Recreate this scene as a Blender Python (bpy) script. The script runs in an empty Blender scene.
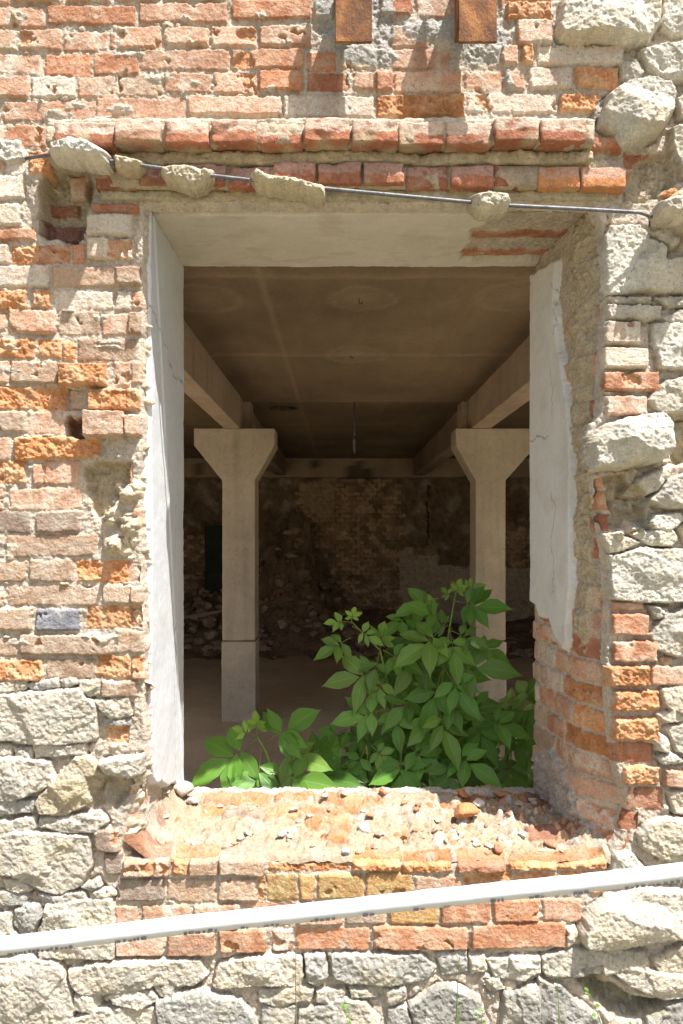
import bpy, bmesh, math, random
import numpy as np
from mathutils import Vector, Matrix, noise as mnoise

S = bpy.context.scene
COL = S.collection
U = 0.003                 # metres per unit of the wall's survey grid
CX, CY, EYE, DIST, FPX = 341.5, 535.0, 1.6, 2.2, 733.33
random.seed(7)
rng = np.random.default_rng(11)

# ------------------------------------------------------------------ helpers
def tag(o, label=None, cat=None, group=None, kind=None):
    if label: o['label'] = label
    if cat: o['category'] = cat
    if group: o['group'] = group
    if kind: o['kind'] = kind
    return o

def empty(name, loc=(0, 0, 0)):
    o = bpy.data.objects.new(name, None)
    o.empty_display_size = 0.1
    o.location = loc
    COL.objects.link(o)
    return o

def mesh_obj(name, verts, faces, mat, parent=None, cols=None, smooth=True, uvs=None):
    verts = np.asarray(verts, dtype=np.float32).reshape(-1, 3)
    me = bpy.data.meshes.new(name)
    if isinstance(faces, np.ndarray) and faces.ndim == 2:
        n, k = faces.shape
        me.vertices.add(len(verts)); me.vertices.foreach_set('co', verts.ravel())
        me.loops.add(n * k); me.loops.foreach_set('vertex_index', faces.astype(np.int32).ravel())
        me.polygons.add(n); me.polygons.foreach_set('loop_start', np.arange(0, n * k, k, dtype=np.int32))
        me.update(calc_edges=True)
    else:
        me.from_pydata([tuple(v) for v in verts], [], [tuple(f) for f in faces])
    if cols is not None:
        a = me.color_attributes.new('Col', 'FLOAT_COLOR', 'POINT')
        c = np.ones((len(verts), 4), dtype=np.float32); c[:, :3] = np.asarray(cols)[:, :3]
        a.data.foreach_set('color', c.ravel())
    if uvs is not None:
        ul = me.uv_layers.new(name='UVMap')
        li = np.empty(len(me.loops), dtype=np.int32); me.loops.foreach_get('vertex_index', li)
        ul.data.foreach_set('uv', np.asarray(uvs, dtype=np.float32)[li].ravel())
    me.polygons.foreach_set('use_smooth', np.full(len(me.polygons), smooth))
    me.materials.append(mat)
    o = bpy.data.objects.new(name, me)
    COL.objects.link(o)
    if parent: o.parent = parent
    return o

def at(px, py, dp):
    """survey sighting -> world point at the given distance in front of the standpoint"""
    return Vector(((px - CX) * dp / FPX, dp - DIST, EYE + (CY - py) * dp / FPX))

# ------------------------------------------------------------------ numpy noise
def _hash(ix, iy, seed):
    h = (ix.astype(np.int64) * 374761393 + iy.astype(np.int64) * 668265263 + seed * 974634777) & 0xFFFFFFFF
    h = ((h ^ (h >> 13)) * 1274126177) & 0xFFFFFFFF
    h = h ^ (h >> 16)
    return h

def gnoise(x, y, seed=0):
    ix = np.floor(x); iy = np.floor(y); fx = x - ix; fy = y - iy
    u = fx * fx * fx * (fx * (fx * 6 - 15) + 10); v = fy * fy * fy * (fy * (fy * 6 - 15) + 10)
    def g(dx, dy):
        a = _hash(ix + dx, iy + dy, seed).astype(np.float64) * (2 * math.pi / 4294967296.0)
        return np.cos(a) * (fx - dx) + np.sin(a) * (fy - dy)
    n0 = g(0, 0) * (1 - u) + g(1, 0) * u
    n1 = g(0, 1) * (1 - u) + g(1, 1) * u
    return (n0 * (1 - v) + n1 * v) * 1.5

def fbm(x, y, scale, octv=4, seed=0, gain=0.5):
    s = 0; a = 1; f = 1.0 / scale; t = 0
    for i in range(octv):
        s = s + a * gnoise(x * f + 17.3 * i, y * f - 9.1 * i, seed + i); t += a
        a *= gain; f *= 2.03
    return s / t * 1.4

def sstep(a, b, x):
    t = np.clip((x - a) / (b - a), 0, 1)
    return t * t * (3 - 2 * t)

# ------------------------------------------------------------------ masonry fields
PAL = {  # base colour, second colour, share of lime on the face
    's': ((.46, .215, .12), (.53, .33, .22), .38),
    'p': ((.51, .295, .195), (.57, .41, .305), .48),
    'o': ((.56, .25, .11), (.58, .34, .19), .12),
    'r': ((.35, .145, .085), (.45, .24, .155), .22),
    'd': ((.42, .285, .195), (.47, .36, .27), .40),
    'b': ((.20, .20, .225), (.30, .29, .29), .15),
    'w': ((.58, .45, .35), (.60, .53, .44), .80),
    'y': ((.42, .25, .11), (.45, .33, .16), .10),
    'g': ((.30, .22, .17), (.38, .31, .25), .25),
    'n': ((.23, .115, .085), (.30, .18, .14), .05),
}
LIME = np.array((.62, .54, .44)); MORT = np.array((.49, .415, .335))

class Field:
    def __init__(s, x0, x1, y0, y1, step, seed, mort=MORT, mh=-.006):
        s.step = step
        s.xs = np.arange(x0, x1 + step * .5, step); s.ys = np.arange(y0, y1 + step * .5, step)
        s.X, s.Y = np.meshgrid(s.xs, s.ys)
        X, Y = s.X, s.Y
        s.wx = fbm(X, Y, 16, 3, seed + 1) * 1.6 + fbm(X, Y, 60, 2, seed + 21) * 1.5
        s.wy = fbm(X, Y, 16, 3, seed + 2) * 1.5 + fbm(X, Y, 70, 2, seed + 22) * 1.2
        s.big = fbm(X, Y, 70, 3, seed + 3); s.mid = fbm(X, Y, 18, 4, seed + 4)
        s.fin = fbm(X, Y, 5, 3, seed + 5, .65); s.rid = 1 - np.abs(fbm(X, Y, 11, 5, seed + 6, .6)) * 2
        s.pat = fbm(X, Y, 26, 4, seed + 7)
        s.h = mh + .006 * s.mid + .0035 * s.fin + .004 * s.big
        s.lab = np.zeros(X.shape, dtype=np.int32)
        v = 1 + .16 * s.mid + .10 * s.fin
        s.col = np.asarray(mort)[None, None] * v[..., None]
        gr = sstep(.1, .5, s.big)[..., None]
        s.col = s.col * (1 - .5 * gr) + .5 * gr * np.array((.39, .355, .305)) * v[..., None]
        s.mh = s.h.copy(); s.mcol = s.col.copy()
        s.r = random.Random(seed); s.n = 100; s.polys = []
    def win(s, x0, y0, x1, y1, pad=5):
        i0 = max(0, int((x0 - pad - s.xs[0]) / s.step)); i1 = min(len(s.xs), int((x1 + pad - s.xs[0]) / s.step) + 2)
        j0 = max(0, int((y0 - pad - s.ys[0]) / s.step)); j1 = min(len(s.ys), int((y1 + pad - s.ys[0]) / s.step) + 2)
        if i0 >= i1 or j0 >= j1: return None
        return (slice(j0, j1), slice(i0, i1))
    def put(s, w, d, h, c, lab, bev):
        """stamp where d>0, rising from the mortar over the bevel"""
        m = d > 0
        k = np.clip(d / bev, 0, 1) ** .6
        base = np.minimum(s.h[w], h)
        s.h[w] = np.where(m, base * (1 - k) + h * k, s.h[w])
        s.col[w] = np.where(m[..., None], c, s.col[w])
        s.lab[w] = np.where(m, lab, s.lab[w])
    def brick(s, x0, y0, x1, y1, code='p', h=None, lab=1):
        w = s.win(x0, y0, x1, y1)
        if w is None: return
        r = s.r
        X = s.X[w] + s.wx[w] * .8; Y = s.Y[w] + s.wy[w] * .8
        cx, cy = (x0 + x1) / 2, (y0 + y1) / 2
        a = r.uniform(-.012, .012)
        dx = X - cx; dy = Y - cy - a * dx
        rd = r.uniform(1.2, 2.6)
        qx = np.abs(dx) - (x1 - x0) / 2 + .1 + rd; qy = np.abs(dy) - (y1 - y0) / 2 + .2 + rd
        d = -(np.hypot(np.maximum(qx, 0), np.maximum(qy, 0)) + np.minimum(np.maximum(qx, qy), 0) - rd)
        chip = np.clip(s.pat[w] * 1.2 + .5 * s.mid[w] - .25, 0, 1)
        d = d - chip * 2.6 + s.fin[w] * .45
        if h is None: h = r.uniform(-.004, .007)
        if code == 'p' and r.random() < .28: code = 's'
        b0, b1, lime = PAL[code]; lime += r.uniform(-.26, .08)
        b0 = np.array(b0) * r.uniform(.78, 1.16); b1 = np.array(b1) * r.uniform(.9, 1.1)
        t = sstep(-.5, .6, s.mid[w] + .5 * s.pat[w] + r.uniform(-.3, .3))[..., None]
        c = b0 * (1 - t) + b1 * t
        lm = sstep(.05, .55, s.pat[w] * .7 + s.fin[w] * .35 + s.big[w] * .3 + (lime - .45) * 1.1)[..., None] * .85
        c = c * (1 - lm) + LIME * lm
        fl = sstep(.35, .6, s.fin[w] * .8 + s.mid[w] * .4)[..., None] * .4
        c = c * (1 - fl) + c * fl * .55
        if code in 'on':
            hh = h - .003 + .0055 * (s.rid[w] - .6) + .006 * s.mid[w] * r.uniform(.4, 1.3) + .0034 * s.fin[w] + .006 * s.pat[w] + r.uniform(-.0002, .0002) * dx
            c = c * (1 + .22 * s.fin[w] + .14 * s.mid[w])[..., None]
        else:
            tx, ty = r.uniform(-.00007, .00007), r.uniform(-.00015, .00015)
            hh = h + .0022 * s.mid[w] + .0014 * s.fin[w] + tx * dx + ty * dy - .004 * chip
            sp = sstep(.42, .5, s.pat[w] * .9 + r.uniform(-.25, .18))   # a spalled corner
            hh = hh - sp * (.006 + .004 * s.rid[w])
            so = (sp * .75)[..., None]; oc = np.array(PAL['o' if code != 'b' else 'b'][0]) * (.95 + .2 * s.fin[w])[..., None]
            c = c * (1 - so) + oc * so
        # mortar smeared over the edges
        sm = sstep(.0, -2.2, d - 1.7 * np.clip(s.mid[w] * .9 + s.big[w] * .6 + .15, 0, 1))[..., None] * .8
        c = c * (1 - sm) + s.mcol[w] * sm
        s.put(w, d, hh, np.clip(c, .01, .8), lab, 1.9)
    def stone(s, pts, code='c', h=.012, dome=.022, tilt=None, own=True, rough=1.0):
        pts = np.array(pts, dtype=float)
        x0, y0 = pts.min(0); x1, y1 = pts.max(0)
        w = s.win(x0, y0, x1, y1)
        if w is None: return
        r = s.r
        X = s.X[w] + s.wx[w] * .9 + s.mid[w] * 1.2; Y = s.Y[w] + s.wy[w] * .9 + s.fin[w] * .8
        dm = np.full(X.shape, 1e9); ins = np.zeros(X.shape, bool)
        n = len(pts)
        for i in range(n):
            ax, ay = pts[i]; bx, by = pts[(i + 1) % n]
            ex, ey = bx - ax, by - ay; L = ex * ex + ey * ey + 1e-9
            t = np.clip(((X - ax) * ex + (Y - ay) * ey) / L, 0, 1)
            dm = np.minimum(dm, np.hypot(X - ax - t * ex, Y - ay - t * ey))
            c = (ay > Y) != (by > Y)
            with np.errstate(divide='ignore', invalid='ignore'):
                xi = (bx - ax) * (Y - ay) / (by - ay if by != ay else 1e-9) + ax
            ins ^= (c & (X < xi))
        d = np.where(ins, dm, -dm) + 1.3
        area = (x1 - x0) * (y1 - y0); size = math.sqrt(max(area, 20))
        cx, cy = pts.mean(0)
        big = dome >= .04
        h = h * (.9 if big else .6); dome = dome * (.9 if big else .5)
        top = h + dome
        hh = np.full(X.shape, top)
        floor_ = h + dome * (.1 if big else .3)
        for k in range(r.randint(6, 10)):      # broken faces
            an = r.uniform(0, 2 * math.pi); sl = r.uniform(.0003, .0013) * (2.0 if big else 1.0); q = r.uniform(.0, .42) * size
            pl = top - sl * ((X - cx) * math.cos(an) + (Y - cy) * math.sin(an) - q + 4 * s.pat[w]) * rough
            hh = np.minimum(hh, pl)
        hh = np.maximum(hh, floor_)
        for k in range(2):                     # a spalled step
            an = r.uniform(0, 2 * math.pi); q = r.uniform(.1, .4) * size
            e = (X - cx) * math.cos(an) + (Y - cy) * math.sin(an) - q + 7 * s.pat[w] + 3 * s.mid[w]
            hh = hh - r.uniform(.002, .006) * sstep(-1.0, 1.0, e)
        hh = hh + rough * (.0026 * s.mid[w] + .0028 * (s.rid[w] - .5) + .0030 * s.fin[w] + .0032 * s.pat[w])
        if tilt: hh = hh + tilt[0] * (X - cx) + tilt[1] * (Y - cy)
        tone = r.uniform(.9, 1.08)
        base = {'c': (.51, .46, .378), 'w': (.59, .55, .465), 'k': (.29, .275, .245), 'e': (.45, .38, .27), 'g': (.37, .355, .32)}[code]
        base = np.array(base) * tone
        gy = sstep(.05, .4, s.pat[w] + .35 * s.fin[w] + r.uniform(-.15, .15))[..., None] * (.65 if code in 'cg' else .4)
        yl = sstep(.0, .5, s.big[w] + .4 * s.mid[w] + r.uniform(-.35, .25))[..., None] * .4
        c = base * (1 + .13 * s.mid[w] + .09 * s.fin[w])[..., None]
        c = c * (1 - gy) + np.array((.33, .31, .27)) * gy * (1 + .2 * s.fin[w])[..., None]
        c = c * (1 - yl) + np.array((.52, .43, .28)) * yl
        if code == 'k':
            lk = sstep(.2, .4, s.mid[w] + .5 * s.fin[w])[..., None] * .6
            c = c * (1 - lk) + np.array((.47, .46, .42)) * lk
        if own and area > 420:
            s.n += 1; lab = s.n
        else:
            lab = 5
        ring = sstep(-4.0, -1.2, d) * (d <= 0) * sstep(-.15, .25, s.mid[w] + .5 * s.pat[w])
        s.h[w] = s.h[w] - .009 * ring * (s.lab[w] == 0)
        s.put(w, d, hh, np.clip(c, .02, .75), lab, 1.5 if not big else 3.5)
    def patch(s, pts, depth, lab=0, col=None, soft=6, add=True, rough=.004):
        """hollow (depth<0) or skin of cement (depth>0)"""
        pts = np.array(pts, dtype=float); x0, y0 = pts.min(0); x1, y1 = pts.max(0)
        w = s.win(x0, y0, x1, y1, 12)
        if w is None: return
        X = s.X[w] + s.wx[w] * 2.2 + s.pat[w] * 2; Y = s.Y[w] + s.wy[w] * 2.2 + s.mid[w] * 2
        dm = np.full(X.shape, 1e9); ins = np.zeros(X.shape, bool); n = len(pts)
        for i in range(n):
            ax, ay = pts[i]; bx, by = pts[(i + 1) % n]; ex, ey = bx - ax, by - ay; L = ex * ex + ey * ey + 1e-9
            t = np.clip(((X - ax) * ex + (Y - ay) * ey) / L, 0, 1)
            dm = np.minimum(dm, np.hypot(X - ax - t * ex, Y - ay - t * ey))
            xi = (bx - ax) * (Y - ay) / (by - ay if by != ay else 1e-9) + ax
            ins ^= (((ay > Y) != (by > Y)) & (X < xi))
        d = np.where(ins, dm, -dm)
        k = sstep(0, soft, d)
        tgt = depth + rough * s.mid[w] + rough * .7 * s.fin[w] + rough * s.pat[w]
        if not add:
            s.h[w] = s.h[w] * (1 - k) + tgt * k
        else:
            s.h[w] = s.h[w] + k * tgt
        if col is not None:
            m = (d > 0) & (k > .25 + .35 * s.pat[w])
            cc = np.array(col) * (1 + .16 * s.mid[w] + .12 * s.fin[w])[..., None]
            s.col[w] = np.where(m[..., None], cc, s.col[w]); s.lab[w] = np.where(m, lab, s.lab[w])
    def pebbles(s, x0, y0, x1, y1, n, r0, r1, cols, hk=.8, lab=0):
        for i in range(n):
            cx, cy = s.r.uniform(x0, x1), s.r.uniform(y0, y1); rr = s.r.uniform(r0, r1) * (1 if s.r.random() < .8 else 1.6)
            w = s.win(cx - rr, cy - rr, cx + rr, cy + rr, 2)
            if w is None: continue
            asp = s.r.uniform(.6, 1.5)
            X = s.X[w] - cx + s.wx[w] * .5; Y = (s.Y[w] - cy + s.wy[w] * .5) * asp
            q = 1 - (X * X + Y * Y) / (rr * rr)
            m = q > 0
            hh = s.h[w] + np.sqrt(np.clip(q, 0, 1)) * rr * U * hk
            c = np.array(s.r.choice(cols)) * s.r.uniform(.85, 1.15)
            s.h[w] = np.where(m, np.maximum(s.h[w], hh), s.h[w])
            s.col[w] = np.where(m[..., None], c * (1 + .12 * s.fin[w])[..., None], s.col[w])

def split(F, P, parent, names, mat, drop=None, mats=None, face_ok=None, flip=False):
    """turn a field and its world points P (H,W,3) into one mesh per label"""
    H, W = F.lab.shape
    idx = np.arange(H * W).reshape(H, W)
    f = np.stack([idx[:-1, :-1], idx[1:, :-1], idx[1:, 1:], idx[:-1, 1:]], -1).reshape(-1, 4)
    if flip: f = f[:, ::-1]
    L = np.stack([F.lab[:-1, :-1], F.lab[1:, :-1], F.lab[1:, 1:], F.lab[:-1, 1:]], -1).reshape(-1, 4)
    fl = L.max(1)
    keep = np.ones(len(f), bool)
    if drop is not None:
        dr = drop[:-1, :-1] | drop[1:, :-1] | drop[1:, 1:] | drop[:-1, 1:]
        keep &= ~dr.reshape(-1)
    V = P.reshape(-1, 3); C = F.col.reshape(-1, 3)
    out = []
    for l in np.unique(fl[keep]):
        nm = names.get(int(l), 'stone')
        ff = f[keep & (fl == l)]
        if len(ff) < 3: continue
        u, inv = np.unique(ff.ravel(), return_inverse=True)
        m = mats.get(int(l), mat) if mats else mat
        out.append(mesh_obj(nm, V[u], inv.reshape(-1, 4), m, parent, C[u]))
    return out

# ------------------------------------------------------------------ materials
def nodes_of(name):
    m = bpy.data.materials.new(name); m.use_nodes = True
    nt = m.node_tree; b = nt.nodes['Principled BSDF']
    return m, nt, b

def N(nt, t, **kw):
    n = nt.nodes.new(t)
    for k, v in kw.items():
        if k in n.inputs: n.inputs[k].default_value = v
        else: setattr(n, k, v)
    return n

def masonry_mat(name, bump=.5, fine=260, tint=.22, rough=.93, pits=.36):
    m, nt, b = nodes_of(name)
    a = N(nt, 'ShaderNodeAttribute', attribute_name='Col')
    tc = N(nt, 'ShaderNodeTexCoord')
    n1 = N(nt, 'ShaderNodeTexNoise', Scale=fine, Detail=4.0, Roughness=.7)
    n2 = N(nt, 'ShaderNodeTexNoise', Scale=fine * .32, Detail=6.0, Roughness=.68, Distortion=.5)
    n3 = N(nt, 'ShaderNodeTexNoise', Scale=fine * .55, Detail=3.0, Roughness=.6)
    for n in (n1, n2, n3): nt.links.new(tc.outputs['Object'], n.inputs['Vector'])
    def rng_(src, a0, a1, b0, b1):
        r = N(nt, 'ShaderNodeMapRange')
        for i, v in enumerate((a0, a1, b0, b1)): r.inputs[i + 1].default_value = v
        nt.links.new(src, r.inputs[0]); return r.outputs[0]
    t1 = rng_(n1.outputs['Fac'], .3, .7, 1 - tint, 1 + tint)
    t2 = rng_(n2.outputs['Fac'], .3, .7, 1 - tint * .8, 1 + tint * .8)
    pt = rng_(n3.outputs['Fac'], .30, .40, 1 - pits, 1)
    def mul(x, y):
        k = N(nt, 'ShaderNodeMath', operation='MULTIPLY'); nt.links.new(x, k.inputs[0]); nt.links.new(y, k.inputs[1]); return k.outputs[0]
    f = mul(mul(t1, t2), pt)
    mx = N(nt, 'ShaderNodeMix', data_type='RGBA', blend_type='MULTIPLY'); mx.inputs[0].default_value = 1
    nt.links.new(a.outputs['Color'], mx.inputs[6]); nt.links.new(f, mx.inputs[7])
    nt.links.new(mx.outputs[2], b.inputs['Base Color'])
    b1 = N(nt, 'ShaderNodeBump', Strength=bump, Distance=.003); nt.links.new(n1.outputs['Fac'], b1.inputs['Height'])
    b2 = N(nt, 'ShaderNodeBump', Strength=bump * 1.2, Distance=.012); nt.links.new(n2.outputs['Fac'], b2.inputs['Height'])
    b3 = N(nt, 'ShaderNodeBump', Strength=bump * .8, Distance=.004); nt.links.new(pt, b3.inputs['Height'])
    nt.links.new(b1.outputs[0], b2.inputs['Normal']); nt.links.new(b2.outputs[0], b3.inputs['Normal']); nt.links.new(b3.outputs[0], b.inputs['Normal'])
    b.inputs['Roughness'].default_value = rough; b.inputs['Specular IOR Level'].default_value = .2
    return m

def mottled(name, c0, c1, scale=6, bump=.25, rough=.85, c2=None, bscale=60, metal=0, spec=.25, stretch=None):
    m, nt, b = nodes_of(name)
    tc = N(nt, 'ShaderNodeTexCoord'); src = tc.outputs['Object']
    if stretch:
        mp = N(nt, 'ShaderNodeMapping'); mp.inputs['Scale'].default_value = stretch
        nt.links.new(src, mp.inputs[0]); src = mp.outputs[0]
    n1 = N(nt, 'ShaderNodeTexNoise', Scale=scale, Detail=8.0, Roughness=.62, Distortion=.4)
    nt.links.new(src, n1.inputs['Vector'])
    cr = N(nt, 'ShaderNodeValToRGB')
    cr.color_ramp.elements[0].position = .34; cr.color_ramp.elements[0].color = (*c0, 1)
    cr.color_ramp.elements[1].position = .66; cr.color_ramp.elements[1].color = (*c1, 1)
    if c2:
        e = cr.color_ramp.elements.new(.5); e.color = (*c2, 1)
    nt.links.new(n1.outputs['Fac'], cr.inputs[0]); nt.links.new(cr.outputs[0], b.inputs['Base Color'])
    n2 = N(nt, 'ShaderNodeTexNoise', Scale=bscale, Detail=6.0, Roughness=.65)
    nt.links.new(src, n2.inputs['Vector'])
    bp = N(nt, 'ShaderNodeBump', Strength=bump, Distance=.01)
    nt.links.new(n2.outputs['Fac'], bp.inputs['Height']); nt.links.new(bp.outputs[0], b.inputs['Normal'])
    b.inputs['Roughness'].default_value = rough; b.inputs['Metallic'].default_value = metal
    b.inputs['Specular IOR Level'].default_value = spec
    return m

M_MAS = masonry_mat('masonry', .6, 230, .20)
M_PLA = masonry_mat('lime_plaster', .12, 120, .05, .8, .08)
M_DARK = masonry_mat('sooty_masonry', .5, 40, .3, .93, .4)
M_CON = masonry_mat('concrete', .14, 60, .08, .88, .18)
M_RUST = mottled('rusty_steel', (.085, .045, .027), (.34, .155, .06), 14, .5, .85, (.19, .085, .038), 120, 0, .2, (1.3, 1.3, .8))
M_STEEL = mottled('dull_cable', (.10, .105, .115), (.2, .205, .215), 40, .3, .55, None, 200, .5, .4)
M_TAPE = mottled('white_tape', (.56, .57, .60), (.62, .63, .65), 12, .06, .45, None, 30, 0, .4)
M_OLDTAPE = mottled('dusty_tape', (.33, .28, .24), (.42, .37, .32), 12, .06, .6)
M_INK = mottled('faded_ink', (.10, .11, .15), (.2, .2, .25), 60, .05, .6)
M_STEM = mottled('green_stem', (.10, .17, .03), (.20, .26, .05), 30, .2, .6)
M_GREENDOOR = mottled('green_paint', (.018, .05, .03), (.03, .075, .045), 5, .2, .6)
M_RED = mottled('red_stripe', (.28, .03, .02), (.36, .05, .03), 10, .05, .5)
M_GROUND = mottled('dusty_ground', (.17, .145, .10), (.27, .235, .175), 3, .6, .95, (.20, .19, .12), 40)
M_FLOOR = mottled('dusty_floor', (.19, .145, .115), (.30, .235, .19), 1.6, .25, .93, (.24, .185, .15), 25)

# ------------------------------------------------------------------ FACADE
F = Field(-60, 745, -40, 1075, .95, 5)
F.h -= .006 * np.maximum(sstep(940, 960, F.Y), np.maximum(sstep(680, 700, F.Y) * sstep(120, 100, F.X), sstep(598, 615, F.X))) + .004 * np.clip(F.mid - .1, 0, 1)
F.mh = F.h.copy()

B = F.brick
def course(y0, y1, items, slope=0.0):
    for it in items:
        x0, x1, c = it[:3]; h = it[3] if len(it) > 3 else None
        k = slope * ((x0 + x1) / 2)
        B(x0, y0 + k, x1, y1 + k, c, h)
# rows above the frame, then the rows of the upper wall
for r_, y in enumerate((-40,)):
    x = -75 + r_ * 20
    while x < 560:
        L = F.r.choice((45, 90)); B(x, y + 1, x + L - 3, y + 20, F.r.choice('pppd')); x += L
course(-17, 4, [(-60, 9, 'p'), (13, 60, 'p'), (64, 112, 'p'), (115, 160, 'p'), (163, 226, 'p')], -.02)
for a in [(-60, -22, 6, 27, 'p'), (-20, 45, 6, 27, 'p'), (47, 135, 5, 25, 'p'), (138, 227, 2, 22, 'p'), (231, 311, -2, 19, 'p'), (314, 333, -2, 19, 'p'),
          (-60, -30, 28, 50, 'p'), (-28, 15, 28, 50, 'd'), (18, 62, 28, 50, 'p'), (64, 108, 31, 51, 'p'), (109, 115, 33, 48, 'r', .002), (117, 161, 25, 48, 'p'), (163, 208, 26, 46, 'p'), (210, 256, 24, 46, 'p'), (259, 312, 24, 46, 'p'),
          (-60, -48, 53, 74, 'p'), (-46, 42, 52, 73, 'p'), (44, 91, 53, 76, 'p'), (93, 138, 52, 75, 'p'), (140, 229, 48, 70, 'p'), (231, 304, 48, 69, 'p'), (306, 336, 51, 71, 'p'),
          (-60, -18, 76, 98, 'p'), (-16, 29, 76, 98, 'p'), (30, 75, 76, 98, 'w'), (77, 115, 76, 97, 'p'), (116, 162, 73, 96, 'd'), (164, 211, 72, 93, 'p'), (213, 258, 71, 93, 'p'), (259, 304, 70, 91, 'p'), (307, 350, 72, 91, 'r'), (352, 374, 71, 89, 'p'), (376, 393, 71, 91, 'r', .008),
          (-60, -1, 100, 121, 'p'), (2, 94, 100, 121, 'p'), (95, 187, 97, 120, 'p'), (188, 281, 95, 116, 'p'), (283, 374, 95, 118, 'w'), (376, 465, 94, 118, 'o', .012), (468, 558, 92, 113, 'w'), (560, 601, 93, 113, 'o', .01),
          (394, 462, 70, 92, 'p'), (465, 503, 70, 91, 'p'), (504, 526, 69, 89, 'p'), (529, 573, 67, 89, 'w'), (575, 619, 67, 89, 'o', .006),
          (392, 449, 48, 69, 'p'), (502, 518, 45, 65, 'p'), (521, 534, 45, 66, 'o', .012), (537, 625, 45, 65, 'w'),
          (391, 428, 25, 47, 'p'), (516, 553, 20, 46, 'p', .012), (506, 553, 1, 20, 'o', .008), (506, 553, -20, 0, 'p'),
          (416, 457, -6, 17, 'p'), (380, 412, -8, 16, 'r'), (498, 505, -12, 15, 'p'), (340, 378, 48, 69, 'p')]:
    B(a[0], a[2], a[1], a[3], a[4], a[5] if len(a) > 5 else None)
# band between the two projecting lintel rows
for a in [(60, 112, 150, 162, 'p'), (120, 205, 151, 163, 'r'), (300, 330, 152, 163, 'p'), (430, 470, 156, 165, 'r'), (480, 560, 152, 162, 'o'), (100, 150, 165, 200, 'r'), (583, 622, 139, 153, 'r', .02), (625, 652, 151, 168, 'r', -.02),
          (627, 645, 169, 188, 'r', -.015), (646, 660, 170, 189, 'r', -.02), (660, 678, 185, 198, 'o', .01)]:
    B(a[0], a[2], a[1], a[3], a[4], a[5] if len(a) > 5 else None)
# left pier
LEFT = [(-60, 4, 125, 146, 'p'), (6, 50, 124, 146, 'p'), (-60, -22, 150, 171, 'p'), (-20, 4, 150, 171, 'p'), (5, 26, 150, 173, 'w'), (-60, -26, 175, 200, 'p'), (-24, 24, 175, 200, 'w'), (-60, -26, 203, 226, 'p'), (-24, 20, 203, 226, 'w'), (-60, 35, 228, 241, 'p'),
        (87, 133, 214, 237, 'w', .012), (87, 134, 238, 260, 'w', .010), (90, 140, 203, 214, 'r', .004),
        (-60, -36, 244, 264, 'p'), (-34, 9, 243, 264, 'w'), (11, 40, 245, 264, 'o'), (39, 69, 245, 264, 'p'), (70, 85, 243, 264, 'p'),
        (-60, -44, 266, 288, 'p'), (-42, 48, 265, 288, 'w'), (51, 132, 266, 287, 'd'),
        (-60, -20, 290, 310, 'p'), (-18, 28, 290, 310, 'o'), (31, 51, 289, 309, 'o'), (54, 113, 290, 310, 'w'), (115, 132, 290, 311, 'w'),
        (-60, -40, 312, 332, 'p'), (-38, 6, 312, 331, 'p'), (8, 56, 309, 333, 'p'), (59, 99, 311, 335, 'd'), (101, 130, 313, 336, 'p'),
        (-60, -14, 337, 358, 'p'), (-12, 34, 337, 358, 'o'), (37, 62, 338, 358, 'o'), (63, 75, 342, 360, 'o'), (77, 137, 338, 361, 'd'),
        (-60, -40, 361, 384, 'p'), (-38, 9, 361, 384, 'p'), (10, 57, 360, 384, 'd'), (59, 107, 363, 387, 'o', .034), (113, 130, 361, 385, 'p'),
        (-60, -30, 386, 410, 'p'), (-28, 65, 386, 410, 'o'), (66, 80, 388, 410, 'p', -.02), (88, 131, 388, 411, 'o', .022),
        (-60, -22, 411, 433, 'p'), (-20, 26, 411, 433, 'd'), (27, 63, 411, 435, 'p'),
        (-60, -34, 436, 460, 'p'), (-32, 11, 436, 460, 'p'), (14, 100, 436, 460, 'o', .012),
        (-60, -24, 461, 484, 'p'), (-22, 25, 460, 484, 'o'), (32, 42, 463, 485, 'p'), (43, 80, 461, 485, 'p'),
        (-60, 4, 487, 511, 'p'), (8, 81, 487, 511, 'p'),
        (-60, -18, 511, 533, 'd'), (-16, 30, 510, 533, 'g'), (36, 80, 510, 533, 'g'),
        (-60, -46, 534, 557, 'd'), (-44, 4, 534, 557, 'd'), (6, 97, 534, 557, 'd'), (117, 131, 536, 548, 'd', -.012),
        (-60, -22, 561, 582, 'd'), (-20, 24, 561, 582, 'd'), (28, 73, 559, 582, 'd'), (75, 131, 560, 583, 'o'), (128, 141, 562, 583, 'p', -.01),
        (-60, -46, 586, 606, 'd'), (-44, 3, 586, 606, 'd'), (7, 98, 584, 606, 'd'), (102, 130, 584, 604, 'd'),
        (-60, -14, 608, 631, 'd'), (-12, 32, 607, 631, 'd'), (36, 80, 608, 631, 'b'), (87, 130, 605, 629, 'o'), (129, 141, 605, 628, 'o', -.01),
        (-60, -32, 637, 657, 'd'), (-30, 16, 637, 657, 'd'), (19, 113, 634, 656, 'd'), (116, 131, 630, 653, 'd'),
        (-60, -12, 660, 682, 'd'), (-10, 42, 660, 682, 'o'), (45, 95, 659, 680, 'd'), (97, 131, 655, 679, 'o'), (101, 137, 680, 698, 'd'),
        (104, 128, 727, 745, 'o', -.012), (93, 119, 829, 853, 'g', .008), (103, 120, 853, 876, 'g', .0)]
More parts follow.
